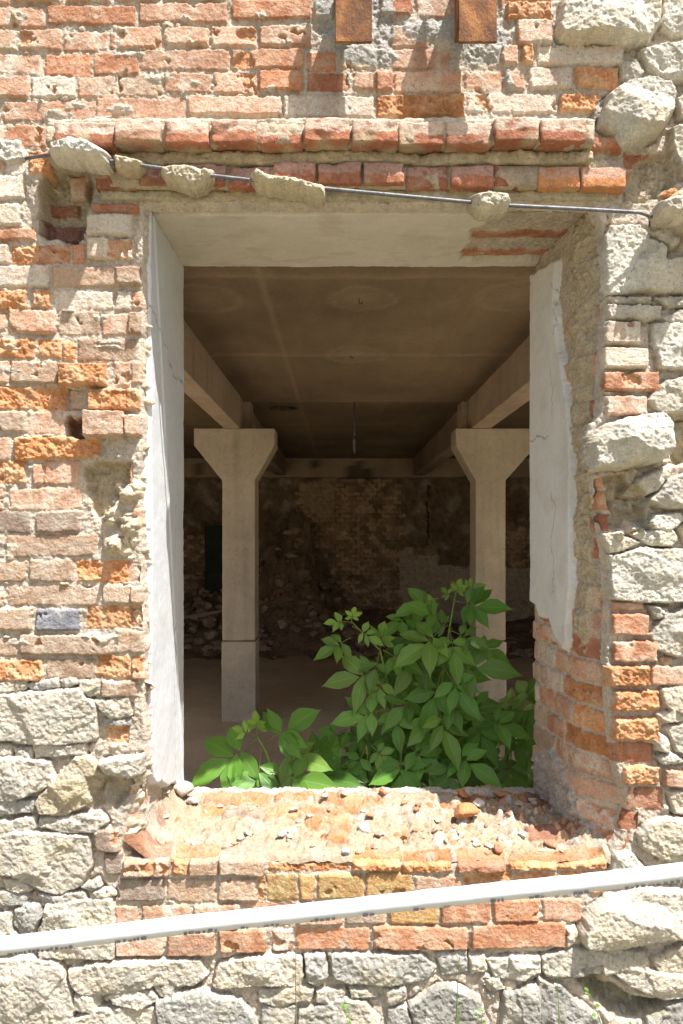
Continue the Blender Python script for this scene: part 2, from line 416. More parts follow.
LEFT += [(116, 141, 266, 286, 'd', .014), (131, 142, 290, 310, 'p', .002), (128, 141, 313, 335, 'd', .012), (131, 143, 362, 384, 'd', .0), (127, 141, 388, 410, 'o', .016), (124, 141, 414, 437, 'p', .024), (131, 143, 508, 530, 'p', .006), (120, 138, 516, 534, 'd', .002), (130, 143, 585, 604, 'd', .010), (129, 143, 632, 654, 'd', .004), (131, 144, 656, 679, 'p', .008)]
for a in LEFT: B(a[0], a[2], a[1], a[3], a[4], a[5] if len(a) > 5 else None)
# stones of the left foot and the base
ST = F.stone
for p, c, h, dm in [
    ([(-60, 684), (-20, 684), (25, 682), (25, 689), (5, 692), (-60, 696)], 'c', 0, .012), ([(25, 684), (58, 680), (58, 687), (30, 690)], 'g', 0, .012),
    ([(60, 681), (74, 679), (76, 684), (66, 688)], 'g', 0, .01), ([(79, 682), (99, 682), (100, 694), (90, 696), (80, 690)], 'g', 0, .012),
    ([(-60, 698), (10, 694), (60, 690), (78, 689), (95, 706), (95, 738), (88, 743), (30, 744), (10, 741), (-60, 738)], 'c', .012, .032),
    ([(95, 702), (130, 698), (131, 716), (110, 718), (100, 710)], 'g', .005, .018), ([(102, 719), (130, 720), (128, 726), (103, 725)], 'g', 0, .01),
    ([(12, 748), (31, 747), (31, 757), (15, 757)], 'c', 0, .012), ([(33, 745), (84, 746), (84, 755), (34, 757)], 'c', 0, .014), ([(-60, 746), (9, 745), (10, 756), (-60, 757)], 'c', 0, .014),
    ([(-60, 759), (30, 758), (50, 762), (55, 780), (40, 790), (5, 803), (-60, 804)], 'c', .008, .028),
    ([(40, 795), (60, 775), (75, 758), (88, 757), (104, 775), (98, 790), (88, 805), (65, 816), (40, 812), (36, 803)], 'e', .014, .032),
    ([(100, 762), (120, 758), (142, 755), (143, 772), (130, 776), (108, 774)], 'c', .028, .03),
    ([(-60, 808), (20, 800), (34, 800), (33, 812), (-60, 817)], 'g', 0, .016), ([(-60, 824), (10, 820), (35, 817), (38, 826), (30, 832), (-60, 834)], 'c', 0, .018),
    ([(40, 818), (75, 816), (100, 812), (108, 822), (95, 832), (60, 832), (40, 826)], 'c', .004, .018),
    ([(-60, 836), (40, 832), (88, 836), (92, 866), (82, 885), (62, 894), (40, 890), (15, 875), (-60, 868)], 'c', .012, .036),
    ([(3, 880), (20, 879), (34, 890), (28, 894), (6, 891)], 'c', 0, .016), ([(-60, 893), (15, 893), (28, 897), (25, 905), (-60, 908)], 'g', 0, .014),
    ([(39, 894), (60, 896), (84, 892), (86, 902), (60, 906), (40, 904)], 'g', 0, .016), ([(80, 888), (98, 879), (101, 887), (90, 891)], 'g', 0, .014), ([(88, 893), (112, 889), (115, 896), (90, 899)], 'c', 0, .014),
    ([(16, 910), (28, 904), (38, 906), (41, 918), (34, 934), (22, 935), (14, 925)], 'g', .006, .026),
    ([(45, 906), (85, 900), (112, 899), (114, 925), (113, 958), (40, 958), (38, 935), (44, 920)], 'c', .01, .024),
    ([(-60, 912), (10, 914), (12, 930), (25, 940), (10, 950), (-60, 955)], 'c', .006, .02),
    ([(-60, 962), (30, 958), (58, 962), (68, 985), (74, 1010), (66, 1050), (-60, 1050)], 'c', .012, .03),
    ([(68, 970), (100, 962), (150, 960), (200, 960), (208, 975), (195, 985), (150, 987), (110, 992), (85, 996), (72, 985)], 'c', .012, .028),
    ([(74, 996), (98, 994), (100, 1005), (90, 1012), (75, 1010)], 'c', .004, .02), ([(107, 995), (130, 989), (155, 993), (158, 1002), (140, 1007), (112, 1004)], 'w', .006, .022),
    ([(72, 1020), (100, 1008), (155, 1008), (160, 1060), (70, 1060)], 'c', .01, .024), ([(158, 1000), (200, 988), (215, 995), (240, 1000), (255, 1020), (258, 1060), (160, 1060)], 'g', .012, .028),
    ([(155, 987), (175, 986), (172, 996), (160, 996)], 'g', 0, .012), ([(212, 985), (220, 965), (245, 958), (270, 955), (300, 958), (303, 975), (298, 985), (270, 984), (240, 987), (220, 988)], 'c', .01, .026),
    ([(305, 956), (325, 955), (328, 975), (318, 985), (306, 982)], 'g', .008, .02), ([(332, 956), (380, 955), (420, 955), (436, 968), (428, 980), (390, 985), (350, 983), (333, 978)], 'g', .008, .024),
    ([(258, 990), (290, 985), (312, 988), (310, 1000), (275, 1005), (260, 1002)], 'c', .004, .02), ([(315, 990), (345, 990), (340, 1002), (316, 1002)], 'c', .004, .016),
    ([(300, 1010), (345, 998), (365, 1002), (380, 1020), (385, 1060), (290, 1060)], 'k', .012, .026), ([(262, 1006), (295, 1006), (288, 1060), (262, 1060)], 'g', .004, .018),
    ([(350, 988), (375, 988), (378, 998), (352, 998)], 'g', 0, .014), ([(384, 990), (404, 988), (406, 1000), (388, 1008)], 'g', 0, .014), ([(388, 1010), (408, 1008), (416, 1050), (390, 1050)], 'k', .004, .016),
    ([(410, 1005), (440, 985), (455, 985), (480, 1000), (500, 1060), (420, 1060)], 'k', .014, .028), ([(438, 954), (466, 953), (468, 972), (442, 976)], 'g', -.01, .014),
    ([(470, 956), (484, 955), (486, 970), (472, 974)], 'c', 0, .012), ([(487, 960), (510, 956), (540, 958), (540, 972), (525, 980), (495, 978)], 'w', .008, .022), ([(543, 968), (555, 955), (575, 952), (578, 970), (565, 976), (548, 976)], 'g', .008, .022),
    ([(505, 995), (530, 985), (552, 990), (555, 1010), (562, 1060), (500, 1060)], 'k', .012, .026), ([(485, 980), (500, 980), (505, 990), (490, 992)], 'g', 0, .012),
    ([(578, 938), (583, 915), (605, 895), (640, 889), (683, 890), (745, 896), (745, 934), (670, 938), (640, 942), (620, 946), (585, 944)], 'c', .014, .04),
    ([(563, 930), (575, 926), (580, 942), (565, 948), (560, 942)], 'c', .004, .018), ([(543, 958), (575, 948), (600, 947), (645, 952), (650, 970), (640, 975), (610, 972), (575, 975), (545, 973)], 'c', .008, .026),
    ([(652, 960), (683, 945), (745, 945), (745, 970), (660, 974)], 'c', .01, .024),
    ([(540, 980), (560, 985), (575, 1000), (600, 1018), (615, 1060), (540, 1060)], 'k', .008, .026), ([(650, 1012), (683, 1000), (745, 1000), (745, 1060), (640, 1060)], 'k', .012, .026), ([(581, 967), (600, 964), (601, 974), (584, 974)], 'c', .006, .014),
    ([(638, 835), (650, 822), (672, 818), (745, 818), (745, 866), (680, 864), (655, 855), (640, 846)], 'c', .014, .034), ([(610, 872), (615, 853), (630, 853), (645, 869), (630, 876)], 'w', .006, .03),
    # upper right
    ([(556, 30), (562, 6), (580, 0), (640, -12), (660, 0), (660, 25), (648, 42), (625, 47), (600, 43), (575, 46), (560, 42)], 'w', .03, .04),
    ([(664, -20), (745, -20), (745, 34), (672, 35), (662, 28)], 'w', .012, .03), ([(640, 52), (655, 47), (745, 44), (745, 78), (665, 82), (650, 70)], 'w', .02, .034),
    ([(598, 128), (604, 100), (625, 85), (645, 80), (668, 84), (675, 100), (668, 120), (655, 138), (635, 148), (618, 150), (612, 138)], 'w', .034, .045),
    ([(676, 100), (700, 88), (745, 88), (745, 118), (680, 118)], 'c', .01, .028), ([(670, 130), (700, 122), (745, 122), (745, 180), (682, 175), (672, 150)], 'c', .02, .034), ([(620, 65), (635, 62), (643, 72), (633, 82), (622, 78)], 'c', .006, .018),
    ([(604, 98), (600, 116), (592, 124), (596, 108)], 'g', .0, .014), ([(655, 215), (670, 200), (690, 190), (745, 190), (745, 240), (670, 235), (655, 228)], 'e', .055, .05), ([(650, 232), (660, 231), (678, 238), (676, 246), (668, 250), (660, 242)], 'c', .03, .03),
    ([(604, 240), (612, 226), (640, 225), (648, 235), (664, 250), (664, 262), (683, 258), (745, 258), (745, 292), (670, 292), (640, 290), (608, 295), (604, 280)], 'w', .016, .026),
    ([(608, 297), (650, 297), (651, 302), (615, 303)], 'c', 0, .012), ([(655, 297), (745, 296), (745, 306), (670, 306)], 'c', 0, .014), ([(608, 305), (662, 307), (660, 318), (640, 320), (610, 318)], 'c', .01, .022), ([(662, 318), (680, 310), (745, 310), (745, 320), (668, 321)], 'c', .004, .018),
    ([(653, 324), (700, 322), (745, 322), (745, 370), (660, 368), (655, 345)], 'w', .014, .034), ([(648, 400), (660, 385), (683, 376), (745, 378), (745, 412), (660, 414)], 'c', .012, .034),
    ([(605, 424), (640, 416), (660, 415), (666, 425), (665, 455), (655, 463), (620, 468), (590, 470), (587, 445)], 'w', .05, .045),
    ([(625, 495), (640, 478), (660, 468), (672, 465), (668, 475), (655, 490), (640, 497)], 'c', .018, .034), ([(648, 502), (667, 480), (700, 470), (745, 470), (745, 510), (660, 508)], 'c', .022, .034),
    ([(672, 424), (700, 418), (745, 420), (745, 462), (690, 462), (674, 450)], 'g', -.01, .026), ([(650, 525), (655, 515), (680, 513), (684, 520), (670, 530), (652, 528)], 'w', .008, .028), ([(601, 535), (618, 533), (640, 543), (625, 550), (610, 553)], 'w', .006, .026),
    ([(633, 535), (650, 531), (672, 530), (676, 540), (670, 546), (648, 544)], 'w', .008, .026), ([(609, 556), (630, 553), (645, 547), (660, 549), (745, 552), (745, 602), (640, 602), (612, 600)], 'w', .016, .03),
    ([(678, 527), (700, 515), (745, 515), (745, 544), (684, 542)], 'c', .012, .026), ([(648, 606), (668, 607), (668, 615), (655, 618)], 'c', .004, .016), ([(650, 635), (665, 615), (690, 607), (745, 606), (745, 660), (670, 655), (655, 648)], 'c', .01, .036),
    ([(662, 690), (683, 685), (745, 690), (745, 715), (675, 714), (664, 705)], 'c', .01, .028), ([(657, 716), (675, 712), (690, 721), (665, 723)], 'w', .006, .02), ([(645, 740), (657, 733), (668, 740), (669, 752), (655, 750)], 'c', .006, .028),
    ([(667, 728), (700, 720), (745, 722), (745, 762), (677, 752)], 'c', .01, .028), ([(658, 758), (670, 753), (684, 762), (664, 765)], 'w', .006, .02), ([(668, 792), (745, 790), (745, 814), (676, 814)], 'c', .008, .026)]:
    ST(p, c, h, dm)
# right pier bricks
for a in [(601, 641, 321, 345, 'w', .012), (601, 649, 347, 369, 'w', .012), (603, 660, 371, 392, 'p', .010), (604, 648, 395, 416, 'p', .008), (611, 644, 602, 611, 'p', .0), (611, 649, 613, 637, 's', .006), (612, 658, 640, 663, 's', .008), (659, 674, 656, 666, 'p', .0),
          (604, 650, 665, 687, 'o', .016), (651, 690, 665, 686, 'p', .004), (692, 745, 664, 686, 'p', 0), (612, 660, 690, 712, 'o', .014), (612, 658, 718, 741, 'o', .014), (612, 655, 743, 764, 'r', -.012), (625, 660, 766, 786, 'o', .006), (664, 692, 769, 788, 'p', .01), (694, 745, 766, 788, 'p', 0), (628, 664, 788, 812, 'r', -.012), (620, 640, 812, 832, 'r', -.02)]:
    B(a[0], a[2], a[1], a[3], a[4], a[5] if len(a) > 5 else None)
# brick apron under the sill
for a in [(122, 170, 858, 877, 'd', .014), (173, 187, 860, 877, 'o', .008), (188, 218, 859, 877, 'd', .012), (219, 265, 856, 876, 'd', .012), (268, 350, 862, 873, 'o', -.004), (353, 402, 858, 872, 'o', .012), (403, 452, 859, 873, 'o', .01), (457, 506, 859, 874, 'r', .012), (509, 557, 860, 872, 'o', .01), (558, 607, 857, 870, 'o', .008),
          (117, 165, 879, 902, 'g'), (167, 215, 880, 903, 'd'), (218, 258, 879, 902, 'd'), (258, 266, 876, 902, 'o', -.004), (267, 297, 875, 902, 'y'), (299, 314, 875, 901, 'y'), (317, 364, 874, 900, 'y'), (366, 413, 873, 900, 'y'), (415, 462, 876, 900, 'p'), (464, 512, 873, 897, 'o'), (514, 560, 874, 896, 'o'), (562, 606, 872, 894, 'o'),
          (115, 138, 906, 929, 'p'), (142, 190, 905, 928, 'p'), (193, 241, 904, 927, 'p'), (244, 292, 903, 926, 's'), (295, 342, 903, 926, 'p'), (345, 386, 902, 925, 'd'), (390, 438, 902, 925, 'y'), (441, 490, 900, 924, 's'), (493, 540, 899, 923, 's'), (543, 582, 899, 922, 'p'),
          (115, 163, 933, 957, 'p'), (166, 215, 932, 957, 'p'), (219, 266, 930, 954, 's'), (272, 292, 930, 953, 'w'), (296, 369, 928, 952, 's'), (372, 468, 926, 951, 's'), (471, 567, 923, 949, 's')]:
    B(a[0], a[2], a[1], a[3], a[4], a[5] if len(a) > 5 else None)
# extra fill outside the frame on the right edge of the apron
# hollows
F.patch([(36, 168), (60, 162), (90, 165), (97, 200), (88, 212), (88, 243), (66, 246), (40, 240), (34, 200)], -.075, 0, (.42, .34, .24), 9, rough=.006)
B(38, 216, 88, 234, 'n', -.07); B(42, 195, 72, 208, 'r', -.065); B(62, 168, 82, 192, 'p', -.05); B(28, 150, 52, 174, 'o', .004)
F.patch([(64, 416), (86, 414), (87, 440), (64, 440)], -.07, 0, (.34, .19, .11), 6)
B(86, 411, 125, 439, 'p', .05); B(66, 388, 82, 410, 'p', -.012)
F.patch([(82, 466), (104, 462), (132, 464), (134, 482), (120, 500), (97, 524), (90, 512), (84, 488)], -.045, 0, (.45, .37, .25), 5)
F.pebbles(102, 480, 144, 556, 26, 3, 7, [(.5, .43, .32), (.54, .45, .32), (.46, .33, .22)])
F.patch([(596, 475), (625, 470), (650, 500), (652, 528), (630, 534), (602, 533), (592, 510)], -.045, 0, (.45, .37, .25), 6)
F.pebbles(600, 500, 650, 534, 22, 3, 6, [(.5, .45, .36), (.54, .45, .32), (.42, .38, .3)])
F.patch([(668, 416), (745, 416), (745, 468), (674, 466)], -.03, 0, (.45, .37, .25), 6)
F.patch([(640, 150), (672, 150), (684, 182), (655, 200), (620, 205), (624, 190)], -.03, 0, (.43, .36, .26), 6)
F.patch([(572, 976), (600, 970), (614, 984), (640, 995), (670, 998), (668, 1012), (640, 1030), (612, 1024), (595, 1006), (575, 990)], -.06, 0, (.30, .27, .19), 14, rough=.005)
ST([(612, 973), (650, 971), (683, 974), (745, 978), (745, 995), (660, 997), (632, 986)], 'c', .012, .03)
F.patch([(85, 775), (108, 777), (140, 778), (146, 790), (128, 800), (120, 812), (108, 808), (92, 812)], -.03, 0, (.46, .38, .27), 5)
# cement smears round the brackets and under the top edge
CEM = (.40, .38, .345)
F.patch([(311, -40), (338, -40), (402, -40), (402, 0), (396, 42), (402, 62), (380, 70), (340, 68), (330, 44), (313, 30)], .006, 2, CEM, 12, rough=.0022)
F.patch([(402, 14), (430, 17), (458, 10), (505, 16), (512, 40), (505, 66), (470, 68), (452, 56), (434, 46), (410, 42), (398, 30)], .006, 2, CEM, 12, rough=.0022)
F.patch([(505, 66), (520, 88), (508, 92), (500, 80)], .012, 2, CEM, 4)
F.patch([(90, 196), (140, 215), (138, 262), (132, 264), (136, 215), (88, 208)], .004, 0, None, 4)
F.patch([(55, 121), (110, 118), (112, 128), (60, 132)], .014, 2, (.5, .46, .38), 4)
F.patch([(-10, 140), (22, 138), (26, 160), (10, 166), (-10, 160)], .012, 2, (.52, .48, .42), 4)
for i in range(26):    # small smears of mortar over the brick faces
    cx, cy = F.r.choice(((F.r.uniform(-40, 320), F.r.uniform(0, 118)), (F.r.uniform(-40, 130), F.r.uniform(250, 660))))
    a, b_ = F.r.uniform(6, 22), F.r.uniform(3, 7)
    F.patch([(cx - a, cy), (cx - a * .4, cy - b_), (cx + a * .6, cy - b_ * .7), (cx + a, cy + b_ * .2), (cx + a * .2, cy + b_), (cx - a * .6, cy + b_ * .6)], .003, 0, tuple(MORT), 3)
for x0, y0, x1, y1, n in ((-60, 680, 115, 1060, 220), (115, 950, 745, 1060, 240), (600, 0, 745, 830, 200), (-60, 0, 320, 120, 90), (-60, 120, 140, 680, 160)):
    # grit only where the mortar shows
    lab0 = F.lab.copy(); h0 = F.h.copy(); c0 = F.col.copy()
    F.pebbles(x0, y0, x1, y1, n, 1.5, 4, [(.5, .45, .36), (.54, .46, .34), (.42, .38, .31)], .7)
    m = lab0 != 0
    F.h[m] = h0[m]; F.col[m] = c0[m]

LEFT_EDGE = [(147, 206), (145, 260), (146, 300), (144, 360), (145, 420), (141, 470), (143, 540), (146, 620), (147, 700), (148, 760), (143, 790), (130, 815), (123, 858)]
RIGHT_EDGE = [(592, 206), (600, 222), (604, 250), (604, 310), (600, 345), (601, 380), (598, 415), (587, 440), (590, 470), (595, 500), (600, 535), (604, 560), (608, 600), (605, 650), (607, 700), (612, 745), (618, 775), (625, 800), (625, 815), (618, 840), (608, 858)]
SILL_EDGE = [(170, 859), (219, 857), (265, 857), (310, 862), (353, 859), (402, 860), (455, 861), (507, 861), (557, 862)]
OPEN = LEFT_EDGE + SILL_EDGE + RIGHT_EDGE[::-1]
def poly_sd(X, Y, pts):
    pts = np.array(pts, float); dm = np.full(X.shape, 1e9); ins = np.zeros(X.shape, bool); n = len(pts)
    for i in range(n):
        ax, ay = pts[i]; bx, by = pts[(i + 1) % n]; ex, ey = bx - ax, by - ay; L = ex * ex + ey * ey + 1e-9
        t = np.clip(((X - ax) * ex + (Y - ay) * ey) / L, 0, 1)
        dm = np.minimum(dm, np.hypot(X - ax - t * ex, Y - ay - t * ey))
        xi = (bx - ax) * (Y - ay) / (by - ay if by != ay else 1e-9) + ax
        ins ^= (((ay > Y) != (by > Y)) & (X < xi))
    return np.where(ins, -dm, dm)
sd = poly_sd(F.X + F.wx * .8, F.Y + F.wy * .6, OPEN)
F.h -= np.where(sd > 0, .030 * np.clip(1 - sd / 5.0, 0, 1) ** 2, .03)
drop = sd < -1.0
FP = np.stack([(F.X - CX) * U + .0012 * F.mid, -F.h, EYE + (CY - F.Y) * U + .0012 * F.fin], -1)
WALL = empty('brick_wall', (0, 0, 0))
tag(WALL, 'ruined wall of pale brick and rubble stone around the big empty window', 'wall')
NAMES = {0: 'mortar', 1: 'brickwork', 2: 'cement_patch', 5: 'rubble_infill'}
split(F, FP, WALL, NAMES, M_MAS, drop)
if True:
    # report how many stones became parts
    print('stones', F.n - 100)

# ------------------------------------------------------------------ right reveal
def edge_at(pts, py):
    ys = np.array([p[1] for p in pts]); xs = np.array([p[0] for p in pts])
    return np.interp(py, ys, xs)
R = Field(3, 166, 200, 872, 1.3, 31, mh=-.006)
rows = [(205, 226), (228, 246), (249, 270), (273, 296), (299, 318), (321, 345), (347, 369), (371, 392), (395, 416), (419, 440), (443, 464), (467, 488), (491, 511), (514, 535), (538, 560), (563, 584), (587, 611), (613, 637), (640, 663), (665, 687), (690, 712), (715, 738), (741, 763), (766, 787), (790, 811), (814, 835), (838, 860)]
for k, (a, b_) in enumerate(rows):
    x = -8 - (k % 2) * 22
    while x < 170:
        L = R.r.choice((46, 46, 92)) if k % 2 else R.r.choice((46, 92))
        if a > 585 or x < 16:
            code = R.r.choice('ppdpw') if x > 16 else R.r.choice('ppr')
            if 655 < a < 745 and x < 14: code = 'o'
            R.brick(x, a, x + L - 3, b_, code, R.r.uniform(-.004, .004))
        x += L
# rough mortar strip in front of the plaster edge
R.patch([(18, 200), (60, 200), (66, 330), (52, 470), (50, 640), (40, 650), (26, 640), (20, 500), (22, 330)], .010, 0, (.47, .39, .27), 6, rough=.006)
R.patch([(60, 800), (110, 775), (166, 800), (166, 872), (30, 872), (30, 840)], .012, 2, (.42, .37, .32), 10, rough=.008)
R.patch([(0, 420), (22, 418), (24, 470), (0, 472)], .016, 5, (.5, .45, .36), 4)
# remaining plaster sheet: lower edge torn
PL = [(88, 222), (166, 214), (170, 214), (170, 618), (150, 622), (140, 634), (122, 630), (108, 636), (96, 652), (84, 658), (72, 664), (62, 656), (54, 600), (52, 520), (52, 430), (62, 380), (80, 330), (94, 270)]
sdp = poly_sd(R.X + R.wx * 1.4, R.Y + R.wy * 1.5 + R.fin, PL)
k = sstep(0, 4.5, -sdp)
R.h = R.h * (1 - k) + k * (.016 + .0012 * R.big + .0006 * R.mid)
m = sdp < 0
pc = np.array((.62, .61, .59)) * (1 + .04 * R.big + .03 * R.pat)[..., None]
dirt = sstep(.25, .6, fbm(R.X * 3.0, R.Y * .35, 30, 4, 77))[..., None] * .16
pc = pc * (1 - dirt) + np.array((.48, .43, .35)) * dirt
ck = np.exp(-((R.X - 105 + 10 * R.big * 2 + 6 * R.mid) / .9) ** 2) * sstep(.0, .3, R.big) + np.exp(-((R.Y - 420 + 14 * R.big + 8 * R.pat) / 1.0) ** 2) * (R.X > 110)
pc = pc * (1 - .55 * np.clip(ck, 0, 1))[..., None]; R.h = R.h - .003 * np.clip(ck, 0, 1) * m
gr2 = sstep(.1, .7, fbm(R.X, R.Y, 40, 5, 87) + .010 * (120 - R.X) * .6)[..., None] * .28; pc = pc * (1 - gr2) + np.array((.42, .37, .30)) * gr2
R.col = np.where(m[..., None], pc, R.col); R.lab = np.where(m, 7, R.lab)
dep = R.X * U
xf = (edge_at(RIGHT_EDGE, R.Y) - CX) * U + .012
t = sstep(.0, .16, dep)
base = xf * (1 - t) + (.770 - .125 * dep) * t
fall = .022 * np.clip(1 - (dep - .009) / .016, 0, 1) ** 2
RP = np.stack([base - R.h + fall, dep, EYE + (CY - R.Y) * U + .001 * R.fin], -1)
split(R, RP, WALL, {0: 'mortar', 1: 'reveal_brickwork', 2: 'cement_patch', 5: 'rubble_infill', 7: 'plaster'}, M_MAS, None, {7: M_PLA}, flip=True)

# ------------------------------------------------------------------ left reveal
Lf = Field(3, 166, 200, 872, 1.3, 47, mh=-.004)
for k, (a, b_) in enumerate(rows):
    Lf.brick(-8 - (k % 2) * 22, a, 22 - (k % 2) * 8, b_, Lf.r.choice('ppdw'), Lf.r.uniform(-.006, .003))
Lf.pebbles(0, 200, 16, 860, 160, 2, 4.5, [(.52, .45, .34), (.5, .42, .3)], .8)
PL = [(10, 204), (168, 204), (168, 842), (140, 836), (120, 824), (90, 818), (60, 803), (34, 796), (20, 786), (12, 772), (9, 700), (12, 560), (8, 470), (12, 400), (8, 300)]
sdp = poly_sd(Lf.X + Lf.wx * 1.3, Lf.Y + Lf.wy, PL)
k = sstep(0, 2.2, -sdp)
ridge = .005 * np.exp(-((Lf.X - 60 - (Lf.Y - 380) * .22 + 3 * Lf.big) / 2.0) ** 2)
Lf.h = Lf.h * (1 - k) + k * (.020 + .0018 * Lf.big + .0006 * Lf.mid + ridge)
m = sdp < 0
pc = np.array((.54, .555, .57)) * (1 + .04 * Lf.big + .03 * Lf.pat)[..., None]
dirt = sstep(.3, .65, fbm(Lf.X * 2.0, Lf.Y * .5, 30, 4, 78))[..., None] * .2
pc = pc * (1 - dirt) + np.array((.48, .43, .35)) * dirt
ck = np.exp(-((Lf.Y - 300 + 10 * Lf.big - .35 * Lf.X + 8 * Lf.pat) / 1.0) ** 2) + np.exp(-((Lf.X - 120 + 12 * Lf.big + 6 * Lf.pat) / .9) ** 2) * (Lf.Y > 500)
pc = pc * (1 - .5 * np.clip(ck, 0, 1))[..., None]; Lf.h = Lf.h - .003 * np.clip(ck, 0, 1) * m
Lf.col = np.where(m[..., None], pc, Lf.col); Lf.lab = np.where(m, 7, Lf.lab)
dep = Lf.X * U
xf = (edge_at(LEFT_EDGE, Lf.Y) - CX) * U - .012
t = sstep(.0, .06, dep)
base = xf * (1 - t) + (-.600) * t
fall = .022 * np.clip(1 - (dep - .009) / .016, 0, 1) ** 2
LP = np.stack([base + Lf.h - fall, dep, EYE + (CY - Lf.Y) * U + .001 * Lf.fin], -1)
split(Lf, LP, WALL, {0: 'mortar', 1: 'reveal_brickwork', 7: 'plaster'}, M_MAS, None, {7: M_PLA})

# ------------------------------------------------------------------ soffit of the opening (faces down)
So = Field(134, 615, 4, 166, 1.4, 61, mh=-.012)
for y0, y1 in ((74, 93), (126, 145)):
    So.brick(420, y0, 612, y1, 'r', -.004)
PL = [(134, 18), (300, 20), (420, 16), (470, 20), (500, 34), (492, 50), (482, 60), (488, 92), (482, 120), (486, 146), (520, 150), (560, 146), (580, 150), (580, 168), (134, 168)]
sdp = poly_sd(So.X + So.wx * 1.6, So.Y + So.wy * 1.4, PL)
k = sstep(0, 2.2, -sdp)
So.h = So.h * (1 - k) + k * (.010 + .002 * So.big + .0008 * So.mid)
m = sdp < 0
pc = np.array((.52, .48, .42)) * (1 + .06 * So.big + .05 * So.pat)[..., None]
dirt = sstep(.2, .6, fbm(So.X * .6, So.Y * 2, 30, 4, 79))[..., None] * .3
pc = pc * (1 - dirt) + np.array((.5, .43, .34)) * dirt
gr2 = sstep(.15, .5, fbm(So.X * .5, So.Y, 22, 5, 88))[..., None] * .35; pc = pc * (1 - gr2) + np.array((.38, .31, .23)) * gr2
So.col = np.where(m[..., None], pc, So.col); So.lab = np.where(m, 7, So.lab)
SP = np.stack([(So.X - CX) * U, So.Y * U, 2.597 - So.h], -1)
split(So, SP, WALL, {0: 'mortar', 1: 'lintel_brickwork', 7: 'plaster'}, M_MAS, None, {7: M_PLA}, flip=True)

# ------------------------------------------------------------------ sill
Si = Field(108, 640, 2, 172, 1.3, 83, mort=(.345, .278, .195), mh=0)
ORR = [(.50, .22, .10), (.48, .26, .14), (.54, .33, .2)]
for a in [(122, 170, -4, 26, 'p'), (173, 187, -4, 26, 'o'), (188, 218, -4, 24, 'o'), (219, 265, -4, 26, 'p'), (353, 402, -4, 16, 'o'), (403, 452, -4, 17, 'o'), (457, 506, -4, 16, 'o'), (509, 557, -4, 14, 'o'), (558, 607, -4, 16, 'o'),
          (205, 252, 84, 108, 'd'), (255, 300, 88, 110, 'o'), (300, 345, 92, 112, 'o'), (308, 350, 60, 84, 'o'), (180, 206, 96, 118, 'o'), (330, 380, 96, 116, 'o'), (180, 260, 120, 142, 'o'), (262, 310, 124, 146, 'o'), (318, 350, 124, 148, 'o'), (345, 390, 118, 140, 'o'),
          (480, 520, 122, 146, 'o'), (525, 560, 126, 148, 'o'), (320, 348, 34, 52, 'o'), (440, 480, 104, 118, 'o'), (560, 620, 100, 150, 'r'), (540, 600, 40, 66, 'r'), (125, 150, 20, 74, 'p')]:
    Si.brick(a[0], a[2], a[1], a[3], a[4], Si.r.uniform(.002, .016) if a[2] > 30 else .002)
Si.col[Si.lab == 1] *= np.array((.68, .72, .74))
Si.h += (.014 * Si.big + .010 * Si.pat + .0065 * Si.mid + .0026 * Si.fin + .003 * (Si.rid - .5)) * (.15 + .85 * sstep(4, 30, Si.Y))
cr = sstep(.15, .5, Si.pat + .4 * Si.mid)[..., None] * .38
Si.col = Si.col * (1 - cr) + np.array((.33, .205, .14)) * cr * (1 + .2 * Si.fin)[..., None]
Si.mh = Si.h - .002
Si.pebbles(150, 20, 620, 150, 170, 1.4, 3.6, [(.38, .19, .10), (.42, .34, .25), (.46, .41, .34), (.34, .22, .14), (.40, .33, .24)], .8)
Si.pebbles(440, 20, 620, 120, 150, 1.4, 4.2, [(.47, .27, .15), (.55, .46, .34), (.46, .42, .36), (.44, .27, .17)], .9)
for x0, x1, y0, y1 in ((146, 186, 154, 170), (183, 232, 156, 170), (229, 268, 153, 170), (264, 303, 157, 170), (299, 357, 151, 170), (354, 377, 158, 170), (374, 410, 160, 170), (407, 440, 157, 170), (436, 474, 159, 170), (470, 527, 153, 170), (524, 579, 149, 170), (575, 620, 150, 170)):
    Si.stone([(x0, y0 + 5), (x0 + 7, y0 + 1), ((x0 + x1) / 2, y0 - 1), (x1 - 6, y0 + 2), (x1, y0 + 5), (x1, y1 + 6), (x0, y1 + 6)], 'c', .008, .012, own=False)
dep = Si.Y * U; Xw = (Si.X - CX) * U
zz = .634 + .03 * sstep(0, .45, dep) + Si.h + .20 * sstep(-.55, -.69, Xw) * sstep(-.02, .16, dep + .05) + .20 * sstep(.70, .90, Xw) * sstep(.0, .2, dep)
zz -= .02 * np.clip(1 - (dep - .006) / .014, 0, 1) ** 2
zz -= .12 * sstep(.497, .515, dep + .006 * Si.mid)
SPt = np.stack([Xw, dep + .001 * Si.mid, zz], -1)
split(Si, SPt, WALL, {0: 'sill', 1: 'sill_brickwork', 5: 'sill_edge'}, M_MAS, flip=True)
SILLZ = lambda X, y: float(zz[int(np.clip((y / U - Si.ys[0]) / Si.step, 0, len(Si.ys) - 1)), int(np.clip((X / U + CX - Si.xs[0]) / Si.step, 0, len(Si.xs) - 1))])

